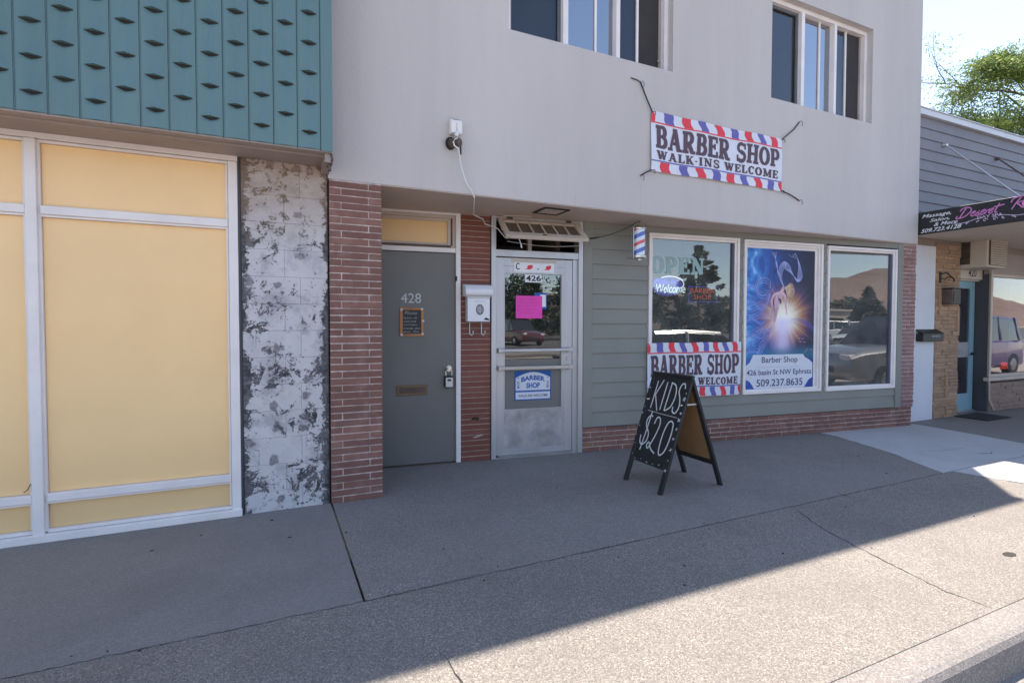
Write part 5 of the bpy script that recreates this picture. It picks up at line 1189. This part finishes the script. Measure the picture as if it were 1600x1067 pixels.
PAINT = {}
def paint(n, c, metal=.3):
    if n not in PAINT: PAINT[n] = mat('car_paint_'+n, c, .3, metal=metal, var=.03, coat=1)
    return PAINT[n]
M['carglass'] = mat('car_window', (.02, .022, .025), .05, var=.01, coat=1)
M['tyre'] = M['rubber']
def car(x, y, rz, col, label, kind='sedan'):
    t = bpy.data.objects.new('parked_car', None); COL.objects.link(t); t.location = (x, y, -.15 if y > -13 else -.08); t.rotation_euler = (0, 0, rz); tag(t, label, 'car', 'cars parked around the street'); t.empty_display_size = .2
    L, W_ = (4.6, 1.82) if kind == 'sedan' else (4.9, 1.95)
    belt = .88 if kind == 'sedan' else 1.10; top = 1.42 if kind == 'sedan' else 1.82
    def put(mb, name, mt, par=t, **k):
        me_o = MB.build(mb, name, mt, None, **k); me_o.parent = par; return me_o
    st = [(-.5, .35, .62, .80), (-.485, .25, .74, .90), (-.44, .20, belt-.06, .97), (-.25, .18, belt+.02, 1), (0, .18, belt, 1), (.16, .18, belt-.02, 1), (.28, .18, belt-.07, .99), (.42, .2, belt-.20, .95), (.485, .25, belt-.32, .86), (.5, .34, belt-.42, .76)] if kind == 'sedan' else \
         [(-.5, .40, .85, .84), (-.485, .3, 1.02, .93), (-.44, .25, belt, .98), (-.2, .24, belt, 1), (.1, .24, belt-.01, 1), (.24, .24, belt-.04, .99), (.42, .26, belt-.12, .96), (.485, .3, belt-.22, .9), (.5, .4, belt-.40, .8)]
    mb = MB(); vs = []; fs = []; n = 12
    for s_, zl, zh, wf in st:
        hw = W_/2*wf; zm = (zl+zh)/2
        for yy, zz in ((-.92, zl), (-1, zl+.08), (-1.0, zm), (-.97, zh-.10), (-.86, zh-.01), (-.5, zh+.015), (.5, zh+.015), (.86, zh-.01), (.97, zh-.10), (1.0, zm), (1, zl+.08), (.92, zl)): vs.append((s_*L, yy*hw, zz))
    for i in range(len(st)-1):
        for j in range(n): fs.append((i*n+j, i*n+(j+1) % n, (i+1)*n+(j+1) % n, (i+1)*n+j))
    fs += [tuple(range(n)), tuple(range((len(st)-1)*n, len(st)*n))]
    mb.add(vs, fs); body = put(mb, 'body', col, smooth=True)
    cab = [(-.40, 0, .80), (-.27, .93, .74), (-.08, 1, .76), (.06, .96, .74), (.26, -.05, .80)] if kind == 'sedan' else [(-.475, 0, .86), (-.44, .92, .80), (-.1, 1, .82), (.08, .95, .80), (.22, -.03, .86)]
    mb = MB(); vs = []; fs = []
    for s_, f_, wf in cab:
        zt = belt-.02+(top-belt)*max(f_, 0)
        vs += [(s_*L, -W_/2*.90, belt-.05), (s_*L, -W_/2*wf, zt), (s_*L, W_/2*wf, zt), (s_*L, W_/2*.90, belt-.05)]
    for i in range(len(cab)-1): fs += [(i*4+j, i*4+j+1, (i+1)*4+j+1, (i+1)*4+j) for j in range(3)]
    mb.add(vs, fs); put(mb, 'glasshouse', 'carglass')
    mb = MB(); vs = []
    for s_, f_, wf in cab[1:4]: zt = belt-.02+(top-belt)*f_; vs += [(s_*L, -W_/2*(wf+.015), zt-.03), (s_*L, -W_/2*(wf-.04), zt+.035), (s_*L, 0, zt+.055), (s_*L, W_/2*(wf-.04), zt+.035), (s_*L, W_/2*(wf+.015), zt-.03)]
    mb.add(vs, [(i*5+j, i*5+j+1, (i+1)*5+j+1, (i+1)*5+j) for i in (0, 1) for j in range(4)]); put(mb, 'roof', col, smooth=True)
    for s_ in (-.40, -.09, .10) if kind == 'sedan' else (-.44, -.2, .08):
        for sd in (-1, 1):
            mb = MB(); x_ = s_*L+.02; mb.tube([(x_, sd*W_/2*.90, belt-.03), (x_+(.18 if s_ < -.3 else 0), sd*W_/2*.80, top-.03)], .035, 6); put(mb, 'pillar', col)
    for sx_ in (-.31, .31):
        for sd in (-1, 1):
            mb = MB(); mb.cyl((sx_*L, sd*(W_/2-.2), .33), (sx_*L, sd*(W_/2+.01), .33), .33, seg=24); w_ = put(mb, 'wheel', 'tyre')
            mb = MB(); mb.cyl((sx_*L, sd*(W_/2+.0), .33), (sx_*L, sd*(W_/2+.02), .33), .21, .17, seg=16); put(mb, 'rim', 'steel', w_)
    for sd in (-1, 1):
        mb = MB(); mb.box(L*.46, L*.494, sd*W_*.28, sd*W_*.42, belt-.36, belt-.22, b=.02); put(mb, 'headlight', 'white')
        mb = MB(); mb.box(-L*.499, -L*.47, sd*W_*.30, sd*W_*.43, belt-.25, belt-.10, b=.02); put(mb, 'tail_light', 'red')
    mb = MB(); mb.box(L*.485, L*.503, -.45, .45, .45, .60, b=.01); put(mb, 'grille', 'black')
    return t
car(6.55, -.38, R(180), paint('silver', (.50, .50, .51), .6), 'silver sedan parked at the near kerb by the barber shop')
car(13.3, -.42, R(180), paint('grey', (.30, .30, .31), .5), 'grey off-roader parked at the near kerb', 'suv')
car(19.6, -.40, R(180), paint('purple', (.16, .10, .26)), 'purple off-roader parked at the near kerb before the spa', 'suv')
car(31, -19.5, R(160), paint('white', (.75, .75, .75), 0), 'white sedan leaving the car park')
car(47, -35, R(8), paint('white', (.75, .75, .75), 0), 'white suv at the edge of the car park', 'suv')
car(40.5, -31, R(20), paint('white', (.75, .75, .75), 0), 'white suv nose in to the car park', 'suv')
car(9.2, -27, R(75), paint('maroon', (.13, .02, .02)), 'maroon suv pulling out of the car park', 'suv')
car(53, -37, R(2), paint('silver2', (.6, .6, .6), .5), 'silver suv in the car park', 'suv')
car(60, -39, R(0), paint('black', (.02, .02, .022)), 'black sedan at the far side of the car park')

# ---- trees
def leafcloud(mb, c, r, n, s_, rr, squash=1.0, shell=.35):
    for _ in range(n):
        while True:
            v = Vector((rr.uniform(-1, 1), rr.uniform(-1, 1), rr.uniform(-1, 1)))
            if shell < v.length < 1: break
        p = Vector(c)+Vector((v.x*r, v.y*r, v.z*r*squash)); a = Vector((rr.gauss(0, 1), rr.gauss(0, 1), rr.gauss(0, .6))).normalized(); b = a.cross(Vector((rr.gauss(0, 1), rr.gauss(0, 1), rr.gauss(0, 1)))).normalized()
        k = s_*rr.uniform(.6, 1.4); mb.add([p-a*k, p+b*k*.45, p+a*k, p-b*k*.45], [(0, 1, 2, 3)])
def leafmat(name, c1, c2):
    m, nt, b = newmat(name); g = N(nt, 'ShaderNodeNewGeometry'); col = ramp(nt, [(0, c1), (1, c2)], g.outputs['Random Per Island']); nt.links.new(col, b.inputs['Base Color']); b.inputs['Roughness'].default_value = .55
    out = nt.nodes['Material Output']; tr_ = N(nt, 'ShaderNodeBsdfTranslucent'); nt.links.new(col, tr_.inputs[0]); mx = N(nt, 'ShaderNodeMixShader'); mx.inputs[0].default_value = .35
    nt.links.new(b.outputs[0], mx.inputs[1]); nt.links.new(tr_.outputs[0], mx.inputs[2]); nt.links.new(mx.outputs[0], out.inputs[0]); return m
M['leaf'] = leafmat('honey_locust_leaf', (.11, .18, .045), (.33, .40, .11)); M['needle'] = leafmat('conifer_needle', (.025, .05, .02), (.06, .09, .035)); M['bark'] = mat('bark', (.16, .11, .08), .9, var=.3, vs=8, bump=.5)
def conifer(x, y, h, r, label, seed):
    t = thing('conifer_tree', label, 'tree', (x, y, -.1), 'trees across the street'); rr = random.Random(seed)
    mb = MB(); mb.cyl((x, y, -.1), (x, y, h*.95), .22, .03, 8); mb.build('trunk', 'bark', t)
    mb = MB()
    for k in range(16):
        f_ = k/15; z = h*(.14+.84*f_); rad = r*(1-f_)**.75+.15
        for q in range(int(7+5*(1-f_))):
            a_ = rr.uniform(0, 6.28); d = rad*rr.uniform(.35, 1); leafcloud(mb, (x+d*math.cos(a_), y+d*math.sin(a_), z-d*.12+rr.uniform(-.2, .2)), .55*(1.2-f_*.6), 34, .24, rr, .5, 0)
    mb.build('crown', 'needle', t)
conifer(28.5, -35, 8.8, 3.4, 'tall dark conifer across the street, right of a pair', 31); conifer(17.5, -38, 8.6, 3.0, 'dark conifer across the street, left of a pair', 32)
conifer(3.5, -41, 6.4, 3.6, 'short bushy conifer facing door 426', 33); conifer(9.5, -43, 7.2, 3.8, 'middle sized conifer behind the maroon car', 34); conifer(15, -46, 6.6, 3.6, 'low dark conifer behind the car park', 37); conifer(60, -47, 6.2, 2.4, 'slim conifer by the white cars', 35); conifer(75, -52, 7.5, 3.2, 'conifer near the brown building', 36)
conifer(50, -49, 6.5, 2.5, 'small conifer before the pale building', 38)

for i, (x, y, h, r) in enumerate(((1.5, -50, 7.5, 3.6), (8.5, -52, 8.5, 4.2), (15, -54, 7.8, 4.0), (23, -55, 8.0, 4.0), (34, -56, 7.0, 3.6), (70, -60, 6, 3))):
    t = thing('shade_tree', ('leftmost', 'second', 'third', 'fourth', 'fifth', 'farthest')[i] + ' broad dark shade tree beside the long building across the car park', 'tree', (x, y, -.1), 'trees across the street'); rr = random.Random(60+i)
    mb = MB(); mb.cyl((x, y, -.1), (x, y, h*.6), .25, .12, 8); mb.build('trunk', 'bark', t); mb = MB()
    for q in range(26):
        a_ = rr.uniform(0, 6.28); d = r*rr.uniform(.1, .8); leafcloud(mb, (x+d*math.cos(a_), y+d*math.sin(a_), h*.58+rr.uniform(-.28, .34)*h*(1-.3*d/r)), r*.36, 70, .26, rr, .8, 0)
    mb.build('crown', 'needle', t)
# big locust tree beyond the spa roof
t = thing('locust_tree', 'large yellow green locust tree rising beyond the spa roof', 'tree', (25.9, 9.0, -.2)); rr = random.Random(44)
tb = MB(); cr = MB(); base = Vector((25.9, 9.0, -.9))
tb.tube([base, base+Vector((.1, .1, 2.5)), base+Vector((-.1, .2, 5)), base+Vector((-.3, .2, 8)), base+Vector((-.3, .3, 12))], lambda s_: .32*(1-s_*.85), 10)
tips = []
def limb(p, d, L, r, dep):
    pts = [p]; q = p.copy(); dd = d.copy()
    for i in range(6):
        dd = (dd+Vector((rr.uniform(-.16, .16), rr.uniform(-.16, .16), rr.uniform(-.10, .10)))).normalized(); q = q+dd*L/6; pts.append(q.copy())
    tb.tube(pts, lambda s_: r*(1-.75*s_), 6)
    for i in range(2, 7):
        if dep > 0:
            for _ in range(2 if dep > 1 else 1):
                sd = (dd+Vector((rr.uniform(-1, 1), rr.uniform(-1, 1), rr.uniform(-.5, .55)))).normalized(); limb(pts[i], sd, L*rr.uniform(.35, .55), r*.42, dep-1)
        if dep <= 1: tips.append((pts[i], dep))
for k in range(15):
    z = 3.9+k*.52; a_ = k*2.4+.5; limb(base+Vector((-.2, .2, z)), Vector((math.cos(a_), math.sin(a_), .28)).normalized(), 4.0*(1-abs(k-4)/18), .09, 2)
limb(base+Vector((-.2, .2, 6.7)), Vector((-.82, .48, .10)).normalized(), 4.4, .07, 2); limb(base+Vector((-.2, .2, 8.6)), Vector((-.7, .5, .32)).normalized(), 3.6, .06, 2); limb(base+Vector((-.2, .2, 10.3)), Vector((-.75, .45, .45)).normalized(), 3.6, .05, 2)
for p, dep in tips:
    dist_ = (Vector((p.x, p.y, 0))-Vector((25.7, 9.2, 0))).length
    dens = 1 if dist_ < 3.0 else (.35 if dist_ < 3.8 else .12)
    if p.z > 9.6: dens *= .6
    if rr.random() < dens: leafcloud(cr, p+Vector((0, 0, -.08)), .40, 62 if dist_ < 3 else 20, .045, rr, .7, 0)
for _ in range(120):
    v = Vector((rr.gauss(0, 1), rr.gauss(0, 1), rr.gauss(0, 1))).normalized()*rr.uniform(.35, 1)**.6
    p = Vector((26.1+v.x*2.7, 8.7+v.y*2.9, 9.9+v.z*2.5)); leafcloud(cr, p, rr.uniform(.35, .7), 46, .047, rr, .6, 0)
    if rr.random() < .4: tb.tube([p, p.lerp(Vector((26, 8.9, 8.2)), .5)+Vector((0, 0, -.15)), Vector((25.9, 9.0, 7.8))], lambda s_: .012+.03*s_, 5)
tb.build('trunk', 'bark', t); cr.build('crown', 'leaf', t); print('leaves', len(cr.f), 'tips', len(tips))
